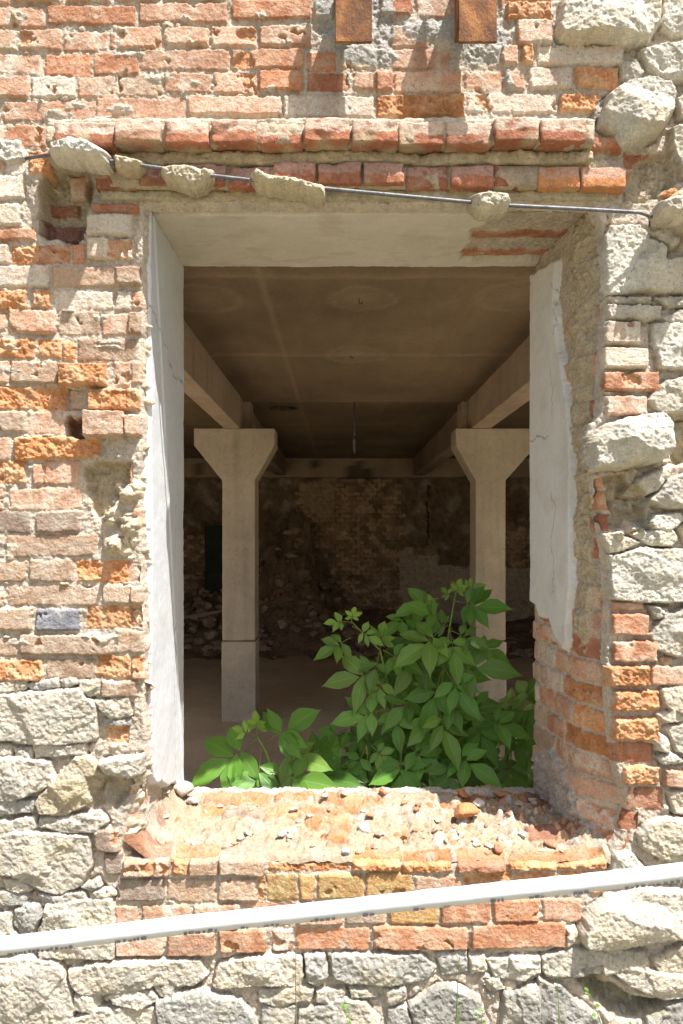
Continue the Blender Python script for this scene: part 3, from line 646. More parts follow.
# ------------------------------------------------------------------ projecting lintel rows: true blocks
def rough_block(x0, x1, y0, y1, z0, z1, seed, amp=.0028, cuts=14, rnd=.0035):
    bm = bmesh.new(); bmesh.ops.create_cube(bm, size=2.0)
    bmesh.ops.subdivide_edges(bm, edges=bm.edges[:], cuts=cuts, use_grid_fill=True)
    c = Vector(((x0 + x1) / 2, (y0 + y1) / 2, (z0 + z1) / 2)); s_ = Vector(((x1 - x0) / 2, (y1 - y0) / 2, (z1 - z0) / 2))
    V = []; 
    for v in bm.verts:
        p = Vector((v.co.x * s_.x, v.co.y * s_.y, v.co.z * s_.z))
        q = Vector([max(abs(p[i]) - (s_[i] - rnd), 0) * (1 if p[i] > 0 else -1) for i in range(3)])
        if q.length > rnd:
            inner = Vector([p[i] - q[i] for i in range(3)]); p = inner + q.normalized() * rnd
        w = p + c + Vector((seed * 3.1, 0, seed * 1.7))
        n = mnoise.noise_vector(w * 30) * amp + mnoise.noise_vector(w * 95) * amp * .5
        edge = min(1, q.length / rnd)
        n += -p.normalized() * edge * max(0, mnoise.noise(w * 22) + .05) * amp * (1.5 + 4 * (math.sin(seed * 12.9) * .5 + .5))
        V.append(p + c + n)
    Fc = [[v.index for v in f.verts] for f in bm.faces]
    bm.free()
    return V, Fc

def lintel_row(name, spans, front, back, z0, z1, seed, pale, lower, slope=0.0):
    V, Fc, C = [], [], []
    r = random.Random(seed)
    for k, (a, b_, code) in enumerate(spans):
        kx = (DIST + front) / DIST * U
        x0, x1 = (a + .3 - CX) * kx, (b_ - .2 - CX) * kx
        dz = r.uniform(-.005, .004); fr = front + r.uniform(-.010, .016)
        v, f = rough_block(x0, x1, fr, back, z0 + dz, z1 + dz, seed + k)
        o = len(V); V += v; Fc += [[i + o for i in q] for q in f]
        red = np.array(PAL[code][0]) * r.uniform(.85, 1.15); lv = r.uniform(-.25, .25)
        for p in v:
            n1 = mnoise.noise(p * 25 + Vector((k, 0, 0))); n2 = mnoise.noise(p * 80)
            lim = 1.0 if (p.y < fr + .016 and p.z > z0 + dz + .45 * (z1 - z0) + .012 * n1) else 0.0
            lim *= pale if n1 + .5 * n2 + lv > -.35 else pale * .25
            c = red * (1 + .2 * n2 + .15 * n1)
            if lim == 0:       # traces of mortar on the bed face
                mm = max(0, min(1, (mnoise.noise(p * 14 + Vector((0, k, 5))) + (p.y - fr) * 6 - .15) * 2.5)) * .85
                c = c * (1 - mm) + np.array((.44, .35, .23)) * mm
            else:
                c = c * (1 - lim) + np.array(lower) * lim * (1 + .12 * n2)
            C.append(np.clip(c, .01, .8))
    return mesh_obj(name, [tuple(p) for p in V], Fc, M_MAS, WALL, np.array(C))
ROW1 = [(53, 114, 'r'), (115, 161, 'p'), (163, 209, 'r'), (211, 257, 'r'), (258, 303, 'r'), (304, 350, 'r'), (352, 398, 'r'), (399, 445, 'r'), (446, 493, 'r'), (494, 539, 'r'), (541, 587, 'r')]
ROW2 = [(93, 137, 'r'), (138, 181, 'r'), (183, 226, 'r'), (227, 271, 'r'), (273, 316, 'r'), (317, 361, 'r'), (363, 404, 'r'), (406, 449, 'r'), (450, 494, 'r'), (495, 538, 'r'), (539, 581, 'o'), (582, 627, 'o')]
lintel_row('lintel_bricks', ROW1, -.086, .06, 2.732, 2.799, 3, .85, (.60, .47, .37))
lintel_row('lintel_bricks', ROW2, -.040, .075, 2.630, 2.693, 40, .55, (.46, .34, .30))
# mortar bedding over and between the two rows (irregular strips)
def bed(x0, x1, y0, y1, z0, z1, seed, col, amp=.006):
    n = int((x1 - x0) / .006); V, C = [], []
    ring = [(0, 0), (.33, 0), (.66, 0), (1, 0), (1, .5), (1, 1), (.66, 1), (.33, 1), (0, 1), (0, .66), (0, .33)]; m = len(ring)
    for i in range(n + 1):
        x = x0 + (x1 - x0) * i / n
        for (u, v) in ring:
            p = Vector((x, y0 + (y1 - y0) * u, z0 + (z1 - z0) * v)); w = p + Vector((0, 0, seed))
            p += Vector((0, mnoise.noise(w * 9) * amp * 1.6 + mnoise.noise(w * 38) * amp + mnoise.noise(w * 110) * amp * .5, mnoise.noise(w * 23 + Vector((7, 0, 0))) * amp * .8 + mnoise.noise(w * 90) * amp * .4))
            V.append(tuple(p)); C.append(np.array(col) * (1 + .2 * mnoise.noise(w * 30) + .15 * mnoise.noise(w * 90)))
    Fc = [(i * m + k, i * m + (k + 1) % m, (i + 1) * m + (k + 1) % m, (i + 1) * m + k) for i in range(n) for k in range(m)]
    Fc += [tuple(range(m))[::-1], tuple(range(n * m, n * m + m))]
    return mesh_obj('mortar', V, Fc, M_MAS, WALL, np.array(C))
bed(-.86, .74, -.034, .06, 2.700, 2.7315, 5, (.47, .38, .26), .010)
bed(-.86, .735, -.068, .05, 2.738, 2.793, 55, (.44, .35, .25), .007)
bed(-.73, .80, -.026, .06, 2.632, 2.690, 65, (.44, .35, .25), .007)
bed(-.72, .80, -.004, .08, 2.604, 2.6315, 15, (.45, .38, .26))
bed(-.86, .74, -.060, .05, 2.796, 2.815, 25, (.52, .45, .35))
bed(-.72, .80, -.006, .05, 2.690, 2.720, 35, (.46, .40, .30), .009)

# ------------------------------------------------------------------ the wall beyond the frame, unseen gaps added to light the hall, thickness
def ext(x0, x1, y0, y1, seed, openings, brick_share=.75):
    E = Field(x0, x1, y0, y1, 4.0, seed)
    y = y0; k = 0
    while y < y1:
        if y > 690 and E.r.random() < .9:
            hh = E.r.uniform(38, 60); x = x0
            while x < x1:
                L = E.r.uniform(60, 140); q = lambda: E.r.uniform(-6, 6)
                E.stone([(x + q(), y + 6 + q()), (x + L * .5, y + q()), (x + L - 6 + q(), y + 5 + q()), (x + L - 6 + q(), y + hh - 4 + q()), (x + L * .5, y + hh - 3), (x + q(), y + hh - 5 + q())], E.r.choice('ccgk'), .01, .026, own=False); x += L
            y += hh
        else:
            x = x0 - (k % 2) * 24
            while x < x1:
                L = E.r.choice((46, 92, 92)); E.brick(x, y, x + L - 3, y + 22, E.r.choice('pppdowd')); x += L
            y += 25; k += 1
    y = y0
    while x0 == 745 and y < y1:            # rubble quoins carry on past the surveyed part
        q0, hh = E.r.uniform(22, 62), E.r.uniform(30, 58)
        E.stone([(x0 - 8, y + 2), (x0 + q0 * .6, y), (x0 + q0, y + 8), (x0 + q0 - 4, y + hh - 8), (x0 + q0 * .4, y + hh - 3), (x0 - 8, y + hh - 4)], E.r.choice('ccwg'), .012, .03, own=False); y += hh
    dr = np.zeros(E.X.shape, bool)
    for (a, b_, c, d) in openings: dr |= (E.X > a) & (E.X < b_) & (E.Y > c) & (E.Y < d)
    P = np.stack([(E.X - CX) * U, -E.h, EYE + (CY - E.Y) * U], -1)
    split(E, P, WALL, {0: 'mortar', 1: 'brickwork', 5: 'rubble_infill'}, M_MAS, dr)
WL = (-1250, -140, 112, 1200); WR = (826, 1940, 112, 1200)  # breaches out of view, made wide to let daylight into the hall
ext(-1400, -60, -260, 1075, 101, [WL]); ext(745, 2080, -260, 1075, 102, [WR]); ext(-60, 745, -260, -40, 103, [])
V, Fc = [], []
def quad(a, b_, c, d):
    o = len(V); V.extend([a, b_, c, d]); Fc.append((o, o + 1, o + 2, o + 3))
xw = lambda p: (p - CX) * U
zw = lambda p: EYE + (CY - p) * U
IY = .493
xs = [-1400, WL[0], WL[1], 141, 604, WR[0], WR[1], 2080]
for i in range(len(xs) - 1):
    a, b_ = xw(xs[i]), xw(xs[i + 1])
    if i in (1, 3, 5):
        zt, zb = (zw(112) - .005, -.11) if i != 3 else (zw(210) + .015, zw(858) - .03)
        quad((a, IY, zb), (b_, IY, zb), (b_, IY, -.12), (a, IY, -.12)); quad((a, IY, 4.0), (b_, IY, 4.0), (b_, IY, zt), (a, IY, zt))
        if i != 3:
            for x in (a, b_): quad((x, -.01, zt), (x, IY, zt), (x, IY, zb), (x, -.01, zb))
            quad((a, -.01, zt), (b_, -.01, zt), (b_, IY, zt), (a, IY, zt)); quad((a, -.01, zb), (b_, -.01, zb), (b_, IY, zb), (a, IY, zb))
    else:
        quad((a, IY, 4.0), (b_, IY, 4.0), (b_, IY, -.12), (a, IY, -.12))
x0, x1 = xw(-1400), xw(2080)
quad((x0, 0, 3.98), (x1, 0, 3.98), (x1, IY, 3.98), (x0, IY, 3.98))
for x in (x0, x1): quad((x, 0, 4), (x, IY, 4), (x, IY, -.12), (x, 0, -.12))
mesh_obj('inner_plaster', V, Fc, M_PLA, WALL, np.tile(np.array([[.62, .57, .5]]), (len(V), 1)), smooth=False)

# ------------------------------------------------------------------ ground, floor, hall
n = 60
gx = np.concatenate([np.linspace(-60, -6, 12), np.linspace(-5, 5, 60), np.linspace(6, 60, 12)]); gy = np.concatenate([np.linspace(-70, -6, 12), np.linspace(-5, -.0, 40), [.02]])
GX, GY = np.meshgrid(gx, gy); GZ = .03 * fbm(GX, GY, 1.2, 4, 9) * (GY > -6) + .04 * sstep(-.5, 0, GY)
idx = np.arange(GX.size).reshape(GX.shape)
ff = np.stack([idx[:-1, :-1], idx[:-1, 1:], idx[1:, 1:], idx[1:, :-1]], -1).reshape(-1, 4)
tag(mesh_obj('ground', np.stack([GX, GY, GZ], -1).reshape(-1, 3), ff, M_GROUND), kind='structure')

HX0, HX1, HY1, ZC, ZF = -4.6, 4.9, 10.2, 2.87, -.11
def grid_field(x0, x1, y0, y1, st):
    return np.meshgrid(np.arange(x0, x1 + st * .5, st), np.arange(y0, y1 + st * .5, st))
def grid_faces(shape, flip=False):
    idx = np.arange(shape[0] * shape[1]).reshape(shape)
    f = np.stack([idx[:-1, :-1], idx[:-1, 1:], idx[1:, 1:], idx[1:, :-1]], -1).reshape(-1, 4)
    return f[:, ::-1] if flip else f
X, Y = grid_field(HX0, HX1, .45, HY1 + .1, .04)
Z = ZF + .006 * fbm(X, Y, .5, 4, 12) + .012 * (Y > 4.78 + .02 * fbm(X, Y, .4, 3, 14))
C = np.array((.55, .45, .30)) * (1 + .22 * fbm(X, Y, .9, 5, 15) + .1 * fbm(X, Y, .15, 3, 16))[..., None]
g = np.exp(-((Y - 4.78) / .05) ** 2)[..., None] * .4
C = C * (1 - g) + np.array((.34, .28, .23)) * g
tag(mesh_obj('floor', np.stack([X, Y, Z], -1).reshape(-1, 3), grid_faces(X.shape), M_CON, None, C.reshape(-1, 3)), kind='structure')
# ceiling: board-marked concrete with cross ribs, lime halos and a hole coloured near-black
X, Y = grid_field(HX0, HX1, .45, HY1 + .1, .03)
bd = np.floor(X / .16); bt = (_hash(bd, bd * 0 + 3, 5).astype(float) / 4294967296.0 - .5)
Z = ZC + .004 * bt + .003 * fbm(X, Y * .2, .2, 3, 18)
seam = np.exp(-(((X / .16) % 1 - .5) / .06) ** 2) * (_hash(bd, bd * 0 + 9, 8) % 3 == 0)
Z -= .004 * seam
rib = sum(np.exp(-((Y - q + .03 * fbm(X, Y, .8, 2, 19)) / .035) ** 2) for q in (1.4, 2.97, 4.75, 6.2, 7.8))
Z -= .008 * rib
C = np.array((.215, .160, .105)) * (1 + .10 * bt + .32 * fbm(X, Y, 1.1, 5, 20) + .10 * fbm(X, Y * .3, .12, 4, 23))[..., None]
k = (np.clip(rib, 0, 1) * .45)[..., None]; C = C * (1 - k) + np.array((.34, .26, .18)) * k
k = (seam * .45)[..., None]; C = C * (1 - k) + np.array((.33, .25, .17)) * k
for hx, hy, rr in ((.115, 1.75, .17), (.10, 2.97, .2), (-.75, 1.75, .2), (.95, 1.7, .22)):
    q = np.hypot((X - hx), (Y - hy) * .9) / rr + .12 * fbm(X, Y, .12, 3, 25)
    k = (np.clip(1.15 - q, 0, 1) * .32 + .25 * np.exp(-((q - 1) / .1) ** 2))[..., None]
    C = C * (1 - k) + np.array((.42, .33, .24)) * k
q = np.hypot((X + .58) / .125, (Y - 5.15) / .125) + .1 * fbm(X, Y, .1, 3, 27)
Z += .14 * sstep(1.0, .75, q)
k = sstep(1.25, .95, q)[..., None]; C = C * (1 - k) + np.array((.035, .028, .02)) * k
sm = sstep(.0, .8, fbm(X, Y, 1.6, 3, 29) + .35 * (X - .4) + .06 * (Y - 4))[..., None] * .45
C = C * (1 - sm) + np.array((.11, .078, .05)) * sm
gf = grid_faces(X.shape, True)
hole = (((X < -1.3 + .12 * fbm(X, Y, .5, 3, 61)) & (X > -4.4)) | ((X > 2.95 + .12 * fbm(X, Y, .5, 3, 62)) & (X < 4.7))) & (Y < 3.3 + .2 * fbm(X, Y, .6, 3, 63))  # roof gaps out of view, added so sun on the floor brightens the hall
gf = gf[~hole.reshape(-1)[gf].any(1)]
tag(mesh_obj('ceiling', np.stack([X, Y, Z], -1).reshape(-1, 3), gf, M_CON, None, C.reshape(-1, 3)), kind='structure')
tag(mesh_obj('ceiling', [(-1.25, .45, 3.0), (2.9, .45, 3.0), (2.9, 3.4, 3.0), (-1.25, 3.4, 3.0), (HX0, 3.4, 3.0), (HX1, 3.4, 3.0), (HX1, HY1 + .3, 3.0), (HX0, HY1 + .3, 3.0)], [(0, 1, 2, 3), (4, 5, 6, 7)], M_FLOOR), kind='structure')

# rear wall : burnt brick, bare earth and remnants of plaster
D = Field(-900, 980, -10, 900, 5, 201, mort=(.21, .15, .095), mh=-.02)      # units of 5 mm
UU = .005
y = 0; k = 0
while y < 900:
    x = -900 - (k % 2) * 14
    while x < 980:
        L = 28; cx, cy = x + 14, y + 7
        nz = math.sin(cx * .011 + 1.3) + math.sin(cy * .017 + cx * .006) + D.r.uniform(-.5, .5)
        if -150 < cx < 215 and 40 < cy < 480: ok = nz > -1.6
        else: ok = nz > .9
        if ok and D.r.random() < .92:
            w = D.win(x, y, x + L, y + 13)
            if w is not None:
                d = np.minimum(np.minimum(D.X[w] - x, x + L - 3 - D.X[w]), np.minimum(D.Y[w] - y, y + 11.5 - D.Y[w])) + D.fin[w] * .6
                tone_pick = D.r.random()  # a random few bricks get a paler colour
                c = np.array((.47, .325, .21)) * D.r.uniform(.55, 1.15) if tone_pick > .12 else np.array((.46, .35, .24))
                D.put(w, d, D.r.uniform(-.01, .012) + .004 * D.mid[w], c * (1 + .2 * D.fin[w])[..., None], 1, 2)
        x += L
    y += 15; k += 1
D.h += .05 * D.big * (D.lab == 0) + .03 * D.pat * (D.lab == 0)
tone = (.30 * D.big + .2 * D.pat)
D.col = D.col * np.clip(1 + tone, .45, 1.5)[..., None]
D.patch([(-145, 10), (-70, 5), (-20, 20), (-22, 120), (-70, 130), (-100, 110), (-150, 80)], .03, 3, (.40, .30, .2), 8, rough=.02)
D.patch([(-135, 110), (-95, 150), (-80, 260), (-110, 220), (-140, 150)], .05, 3, (.34, .245, .15), 8, rough=.02)
D.patch([(190, 250), (215, 230), (330, 240), (330, 290), (560, 300), (980, 300), (980, 900), (240, 900), (215, 600), (200, 420)], .03, 7, (.50, .42, .33), 6, rough=.006)
D.patch([(290, 20), (296, 20), (298, 235), (290, 235)], -.05, 0, (.05, .035, .02), 2)
D.patch([(240, 232), (330, 225), (330, 262), (240, 262)], .06, 3, (.32, .24, .15), 4, rough=.02)
DP = np.stack([D.X * UU, HY1 - D.h, 2.56 - D.Y * UU], -1)
RW = empty('rear_wall', (0, HY1, ZF)); tag(RW, 'dark burnt brick wall with flaking plaster at the back of the hall', 'wall')
for o in split(D, DP, RW, {0: 'bare_masonry', 1: 'brickwork', 3: 'bare_masonry', 7: 'plaster'}, M_DARK):
    o.matrix_parent_inverse = Matrix.Translation(RW.location).inverted()
# side walls of the hall
for nm, x in (('side_wall', HX0), ('side_wall', HX1)):
    X, Y = grid_field(.45, HY1, ZF, 3.0, .06)
    C = np.array((.22, .15, .10)) * (1 + .35 * fbm(X, Y, .6, 4, 33))[..., None]
    o = mesh_obj(nm, np.stack([np.full(X.shape, x) + .02 * fbm(X, Y, .3, 3, 35), X, Y], -1).reshape(-1, 3), grid_faces(X.shape), M_DARK, None, C.reshape(-1, 3))
    tag(o, 'dark brick side wall at the left end of the hall' if x < 0 else 'dark brick side wall at the right end of the hall', 'wall')

# concrete prisms with worn arrises
def con_mesh(name, prof, y0, y1, parent, col, seed, loc=(0, 0, 0), axis='y', stains=None):
    """extrude a closed outline (x,z) from y0 to y1, subdivide, roughen"""
    bm = bmesh.new()
    a = [bm.verts.new((p[0], y0, p[1])) for p in prof]; b_ = [bm.verts.new((p[0], y1, p[1])) for p in prof]
    n = len(prof)
    bm.faces.new(a); bm.faces.new(b_[::-1])
    for i in range(n): bm.faces.new((a[i], b_[i], b_[(i + 1) % n], a[(i + 1) % n]))
    bmesh.ops.recalc_face_normals(bm, faces=bm.faces)
    bmesh.ops.bevel(bm, geom=bm.edges[:], offset=.008, segments=2, affect='EDGES', profile=.5)
    bmesh.ops.triangulate(bm, faces=[f for f in bm.faces if len(f.verts) > 4])
    for it in range(6):
        es = [e for e in bm.edges if e.calc_length() > .045]
        if not es: break
        bmesh.ops.subdivide_edges(bm, edges=es, cuts=1, use_grid_fill=True)
        bmesh.ops.triangulate(bm, faces=[f for f in bm.faces if len(f.verts) > 4])
    V, C = [], []
    for v in bm.verts:
        w = v.co + Vector((seed * 2.3, seed, 0))
        v.co += mnoise.noise_vector(w * 9) * .002 + mnoise.noise_vector(w * 40) * .0012
        c = np.array(col) * (1 + .16 * mnoise.noise(w * 2.2) + .10 * mnoise.noise(w * 11))
        bl = math.exp(-((((w.x + .04 * mnoise.noise(w * 3)) / .075) % 1 - .5) / .07) ** 2)
        st = max(0, mnoise.noise(Vector((w.x * 9, w.y * 9, w.z * .8))) - .18)
        c = c * (1 - .09 * bl - .45 * st) * (1 - .35 * max(0, mnoise.noise(w * 1.3) - .25))
        if stains: c = stains(v.co, c)
        V.append(tuple(v.co)); C.append(np.clip(c, .01, .8))
    Fc = [[v.index for v in f.verts] for f in bm.faces]; bm.free()
    o = mesh_obj(name, V, Fc, M_CON, parent, np.array(C), smooth=False)
    return o
CC = (.50, .43, .335)
YC = 4.5       # front face of the columns
def column(xa, xb, ca, cb, lab, seed):
    t = empty('concrete_column', ((xa + xb) / 2, YC + .15, ZF)); tag(t, lab, 'column', 'columns in the hall')
    inv = t.matrix_world
    objs = [con_mesh('base', [(xa - .006, ZF), (xb + .006, ZF), (xb + .006, .625), (xa - .006, .625)], YC - .006, YC + .306, None, (.50, .44, .355), seed),
            con_mesh('shaft', [(xa, .637), (xb, .637), (xb, 2.10), (cb, 2.42), (cb, 2.575), (ca, 2.575), (ca, 2.42), (xa, 2.10)], YC, YC + .30, None, CC, seed + 1),
            con_mesh('joint', [(xa + .01, .62), (xb - .01, .62), (xb - .01, .64), (xa + .01, .64)], YC + .01, YC + .29, None, (.2, .16, .12), seed + 5)]
    for o in objs:
        o.parent = t; o.matrix_parent_inverse = Matrix.Translation(t.location).inverted()
    return t
column(-1.09, -.79, -1.35, -.61, 'square concrete column with flared head, standing clear of the plant', 1)
column(1.225, 1.50, 1.045, 1.785, 'square concrete column with flared head, its foot behind the leafy plant', 4)
def beam(x0, x1, lab, seed):
    t = empty('concrete_beam', ((x0 + x1) / 2, 5, 2.577)); tag(t, lab, 'beam', 'long beams on the column heads')
    o1 = con_mesh('beam_span', [(x0, 2.577), (x1, 2.577), (x1, 2.90), (x0, 2.90)], .5, 4.72, None, (.44, .35, .27), seed)
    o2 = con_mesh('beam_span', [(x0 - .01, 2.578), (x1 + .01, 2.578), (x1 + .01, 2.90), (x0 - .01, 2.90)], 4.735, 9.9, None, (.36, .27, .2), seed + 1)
    o3 = con_mesh('haunch', [(x0 - .05, 2.579), (x1 + .06, 2.579), (x1 + .06, 2.90), (x0 - .05, 2.90)], 4.76, 5.05, None, (.42, .33, .25), seed + 2)
    for o in (o1, o2, o3):
        o.parent = t; o.matrix_parent_inverse = Matrix.Translation(t.location).inverted()
beam(-1.08, -.93, 'concrete ceiling beam resting on the column that stands clear of the plant', 11)
beam(1.195, 1.37, 'cracked concrete ceiling beam resting on the column behind the plant', 15)
for x0, x1, l in ((-3.45, -3.3, 'concrete ceiling beam hidden near the left end of the hall'), (3.5, 3.65, 'concrete ceiling beam hidden near the right end of the hall')):
    tag(con_mesh('concrete_beam', [(x0, 2.577), (x1, 2.577), (x1, 2.9), (x0, 2.9)], .5, 9.9, None, CC, 21), l, 'beam')
def blot(p, c):
    n_ = mnoise.noise(p * 1.7) + .5 * mnoise.noise(p * 6)
    return c * (.35 if n_ > .42 else 1.0)
o = con_mesh('edge_beam', [(HX0, 2.555), (HX1, 2.555), (HX1, 2.90), (HX0, 2.90)], 9.95, 10.25, None, (.40, .31, .22), 31, stains=blot)
tag(o, 'pale stained concrete edge beam above the burnt rear wall', 'beam')

# dark green door leaf by the rear wall, brick head above it
dr = empty('green_door', (-2.1, 9.9, ZF)); tag(dr, 'dark green wooden door leaf standing against the rear wall', 'door')
o = con_mesh('door_leaf', [(-2.24, ZF), (-1.86, ZF), (-1.86, 1.75), (-2.24, 1.75)], 9.8, 9.86, None, (.035, .052, .036), 41)
o.parent = dr; o.matrix_parent_inverse = Matrix.Translation(dr.location).inverted()
for z in (.25, .85, 1.4):
    o = con_mesh('rail', [(-2.23, z), (-1.87, z), (-1.87, z + .12), (-2.23, z + .12)], 9.78, 9.797, None, (.04, .06, .042), 42)
    o.parent = dr; o.matrix_parent_inverse = Matrix.Translation(dr.location).inverted()
for z in (.3, .75, 1.2, 1.65):
    pass
# rubble bank along the rear wall
V, Fc, C = [], [], []
r = random.Random(5)
def chunk_mesh(c, s_, r, sub=2, flat=.7):
    bm = bmesh.new(); bmesh.ops.create_icosphere(bm, subdivisions=sub, radius=1)
    planes = [(Vector((r.gauss(0, 1), r.gauss(0, 1), r.gauss(0, 1))).normalized(), r.uniform(.45, .85)) for _ in range(9)]
    rot = Matrix.Rotation(r.uniform(0, 6.3), 3, 'Z')
    ax = Vector((s_ * r.uniform(.8, 1.4), s_ * r.uniform(.7, 1.1), s_ * flat * r.uniform(.7, 1.1)))
    off = Vector((r.uniform(0, 99), r.uniform(0, 99), 0)); V = []
    for v in bm.verts:
        p = v.co.copy()
        for n_, d in planes:
            e = p.dot(n_) - d
            if e > 0: p -= n_ * e
        p += mnoise.noise_vector(p * 3 + off) * .09
        V.append(rot @ Vector((p.x * ax.x, p.y * ax.y, p.z * ax.z)) + Vector(c))
    Fc = [[v.index for v in f.verts] for f in bm.faces]; bm.free()
    return V, Fc
MND = lambda x, y: max(0, (y - 8.0) / 2.1) ** 1.6 * (1.75 * math.exp(-((x + .75) / .62) ** 2) + .5 * math.exp(-((x + 1.9) / .7) ** 2))
for i in range(520):
    x = r.uniform(-3.4, 3.6); y = r.uniform(7.9, 10.0); hgt = max(0, (y - 7.8) / 2.3) * (.30 + .12 * math.sin(x * 2.1)) * (1.2 if x < .3 else .7) + MND(x, y)
    v, f = chunk_mesh((x, y, ZF + hgt), r.uniform(.05, .13), r, 2)
    o = len(V); V += v; Fc += [[j + o for j in q] for q in f]
    c = np.array(r.choice([(.34, .25, .17), (.40, .29, .2), (.26, .185, .125), (.46, .37, .28)]))
    C += [c * (1 + .2 * mnoise.noise(p * 20)) for p in v]
X, Y = grid_field(-3.6, 3.8, 7.75, 10.15, .04)
Zr = ZF + np.maximum(0, (Y - 7.8) / 2.3) * (.30 + .12 * np.sin(X * 2.1)) + (np.maximum(0, (Y - 8.0) / 2.1) ** 1.6 * (1.75 * np.exp(-((X + .75) / .62) ** 2) + .5 * np.exp(-((X + 1.9) / .7) ** 2))) * (1 + .35 * fbm(X, Y, .35, 4, 46)) + .05 * fbm(X, Y, .4, 4, 44)
o = len(V); V += [Vector(p) for p in np.stack([X, Y, Zr], -1).reshape(-1, 3)]
Fc += [[int(j) + o for j in q] for q in grid_faces(X.shape)]; C += list((np.array((.23, .165, .105)) * (1 + .45 * fbm(X, Y, .3, 5, 48))[..., None]).reshape(-1, 3))
tag(mesh_obj('rubble', [tuple(p) for p in V], Fc, M_DARK, None, np.array(C), smooth=False), kind='stuff')

# ------------------------------------------------------------------ tubes and small fittings
def tube(pts, rad, seg=8, name='tube', mat=None, parent=None):
    pts = [Vector(p) for p in pts]; V, Fc = [], []
    for i, p in enumerate(pts):
        d = (pts[min(i + 1, len(pts) - 1)] - pts[max(i - 1, 0)]).normalized()
        u = d.cross(Vector((0, 0, 1))); u = u.normalized() if u.length > 1e-3 else Vector((1, 0, 0)); w = d.cross(u)
        rr = rad[i] if isinstance(rad, (list, tuple)) else rad
        for k in range(seg):
            a = 2 * math.pi * k / seg; V.append(p + u * math.cos(a) * rr + w * math.sin(a) * rr)
    for i in range(len(pts) - 1):
        for k in range(seg):
            a = i * seg + k; b_ = i * seg + (k + 1) % seg; Fc.append((a, b_, b_ + seg, a + seg))
    Fc.append(tuple(range(seg))[::-1]); Fc.append(tuple(range(len(V) - seg, len(V))))
    if name is None: return V, Fc
    return mesh_obj(name, [tuple(v) for v in V], Fc, mat, parent)

hc = empty('hanging_conduit', (.124, 4.8, ZC)); tag(hc, 'thin metal conduit hanging from the middle of the hall ceiling', 'conduit')
o = tube([(.124, 4.8, 2.88), (.123, 4.8, 2.6), (.122, 4.8, 2.52)], .008, 8, 'rod', M_STEEL); o.parent = hc; o.matrix_parent_inverse = Matrix.Translation(hc.location).inverted()
o = tube([(.122, 4.8, 2.54), (.122, 4.8, 2.5), (.124, 4.8, 2.42), (.124, 4.8, 2.37)], [.012, .018, .016, .007], 8, 'lamp_holder', M_STEEL); o.parent = hc; o.matrix_parent_inverse = Matrix.Translation(hc.location).inverted()
for (hx, hy, l) in ((.095, 1.75, 'rusty ceiling hook in the pale halo nearest the window'), (.065, 2.97, 'rusty ceiling hook in the pale halo farther into the hall')):
    h_ = [Vector((hx, hy, ZC + .01)), Vector((hx, hy, ZC - .016))] + [Vector((hx + .009 - .009 * math.cos(a), hy, ZC - .016 - .009 * math.sin(a))) for a in (.6, 1.2, 1.8, 2.4, 3.0, 3.6)]
    tag(tube(h_, .0035, 6, 'ceiling_hook', M_RUST), l, 'hook', 'hooks in the hall ceiling')

def ribbon(pts, prof, name, mat, parent=None):
    """sweep an open profile (offsets in y,z) along points; returns mesh object with thickness from a doubled profile"""
    V, Fc = [], []; n = len(prof)
    for i, p in enumerate(pts):
        for (dy, dz) in prof: V.append((p[0], p[1] + dy, p[2] + dz))
    for i in range(len(pts) - 1):
        for k in range(n):
            a = i * n + k; b_ = i * n + (k + 1) % n; Fc.append((a, a + n, b_ + n, b_))
    Fc.append(tuple(range(n))); Fc.append(tuple(range(len(V) - n, len(V)))[::-1])
    return mesh_obj(name, V, Fc, mat, parent, smooth=False)
# barrier tape in the hall: white with red bars, behind the columns
p0, p1 = at(140, 622, 6.95), at(282, 594, 10.2)
bt_ = empty('barrier_tape', p0); tag(bt_, 'red and white barrier tape strung across the dark hall behind the column', 'tape')
K = 36
def tp(t): return p0.lerp(p1, t) + Vector((0, 0, -.06 * math.sin(math.pi * t)))
for i in range(K):
    q = [tp(i / K), tp((i + .5) / K), tp((i + 1) / K)]
    red = i >= 20 and (i % 2)
    o = ribbon(q, [(0, .016), (.002, .016), (.002, -.016), (0, -.016)] if not red else [(-.001, .0165), (.003, .0165), (.003, -.0165), (-.001, -.0165)], 'red_bar' if red else 'white_bar', M_RED if red else M_OLDTAPE)
    o.parent = bt_; o.matrix_parent_inverse = Matrix.Translation(bt_.location).inverted()

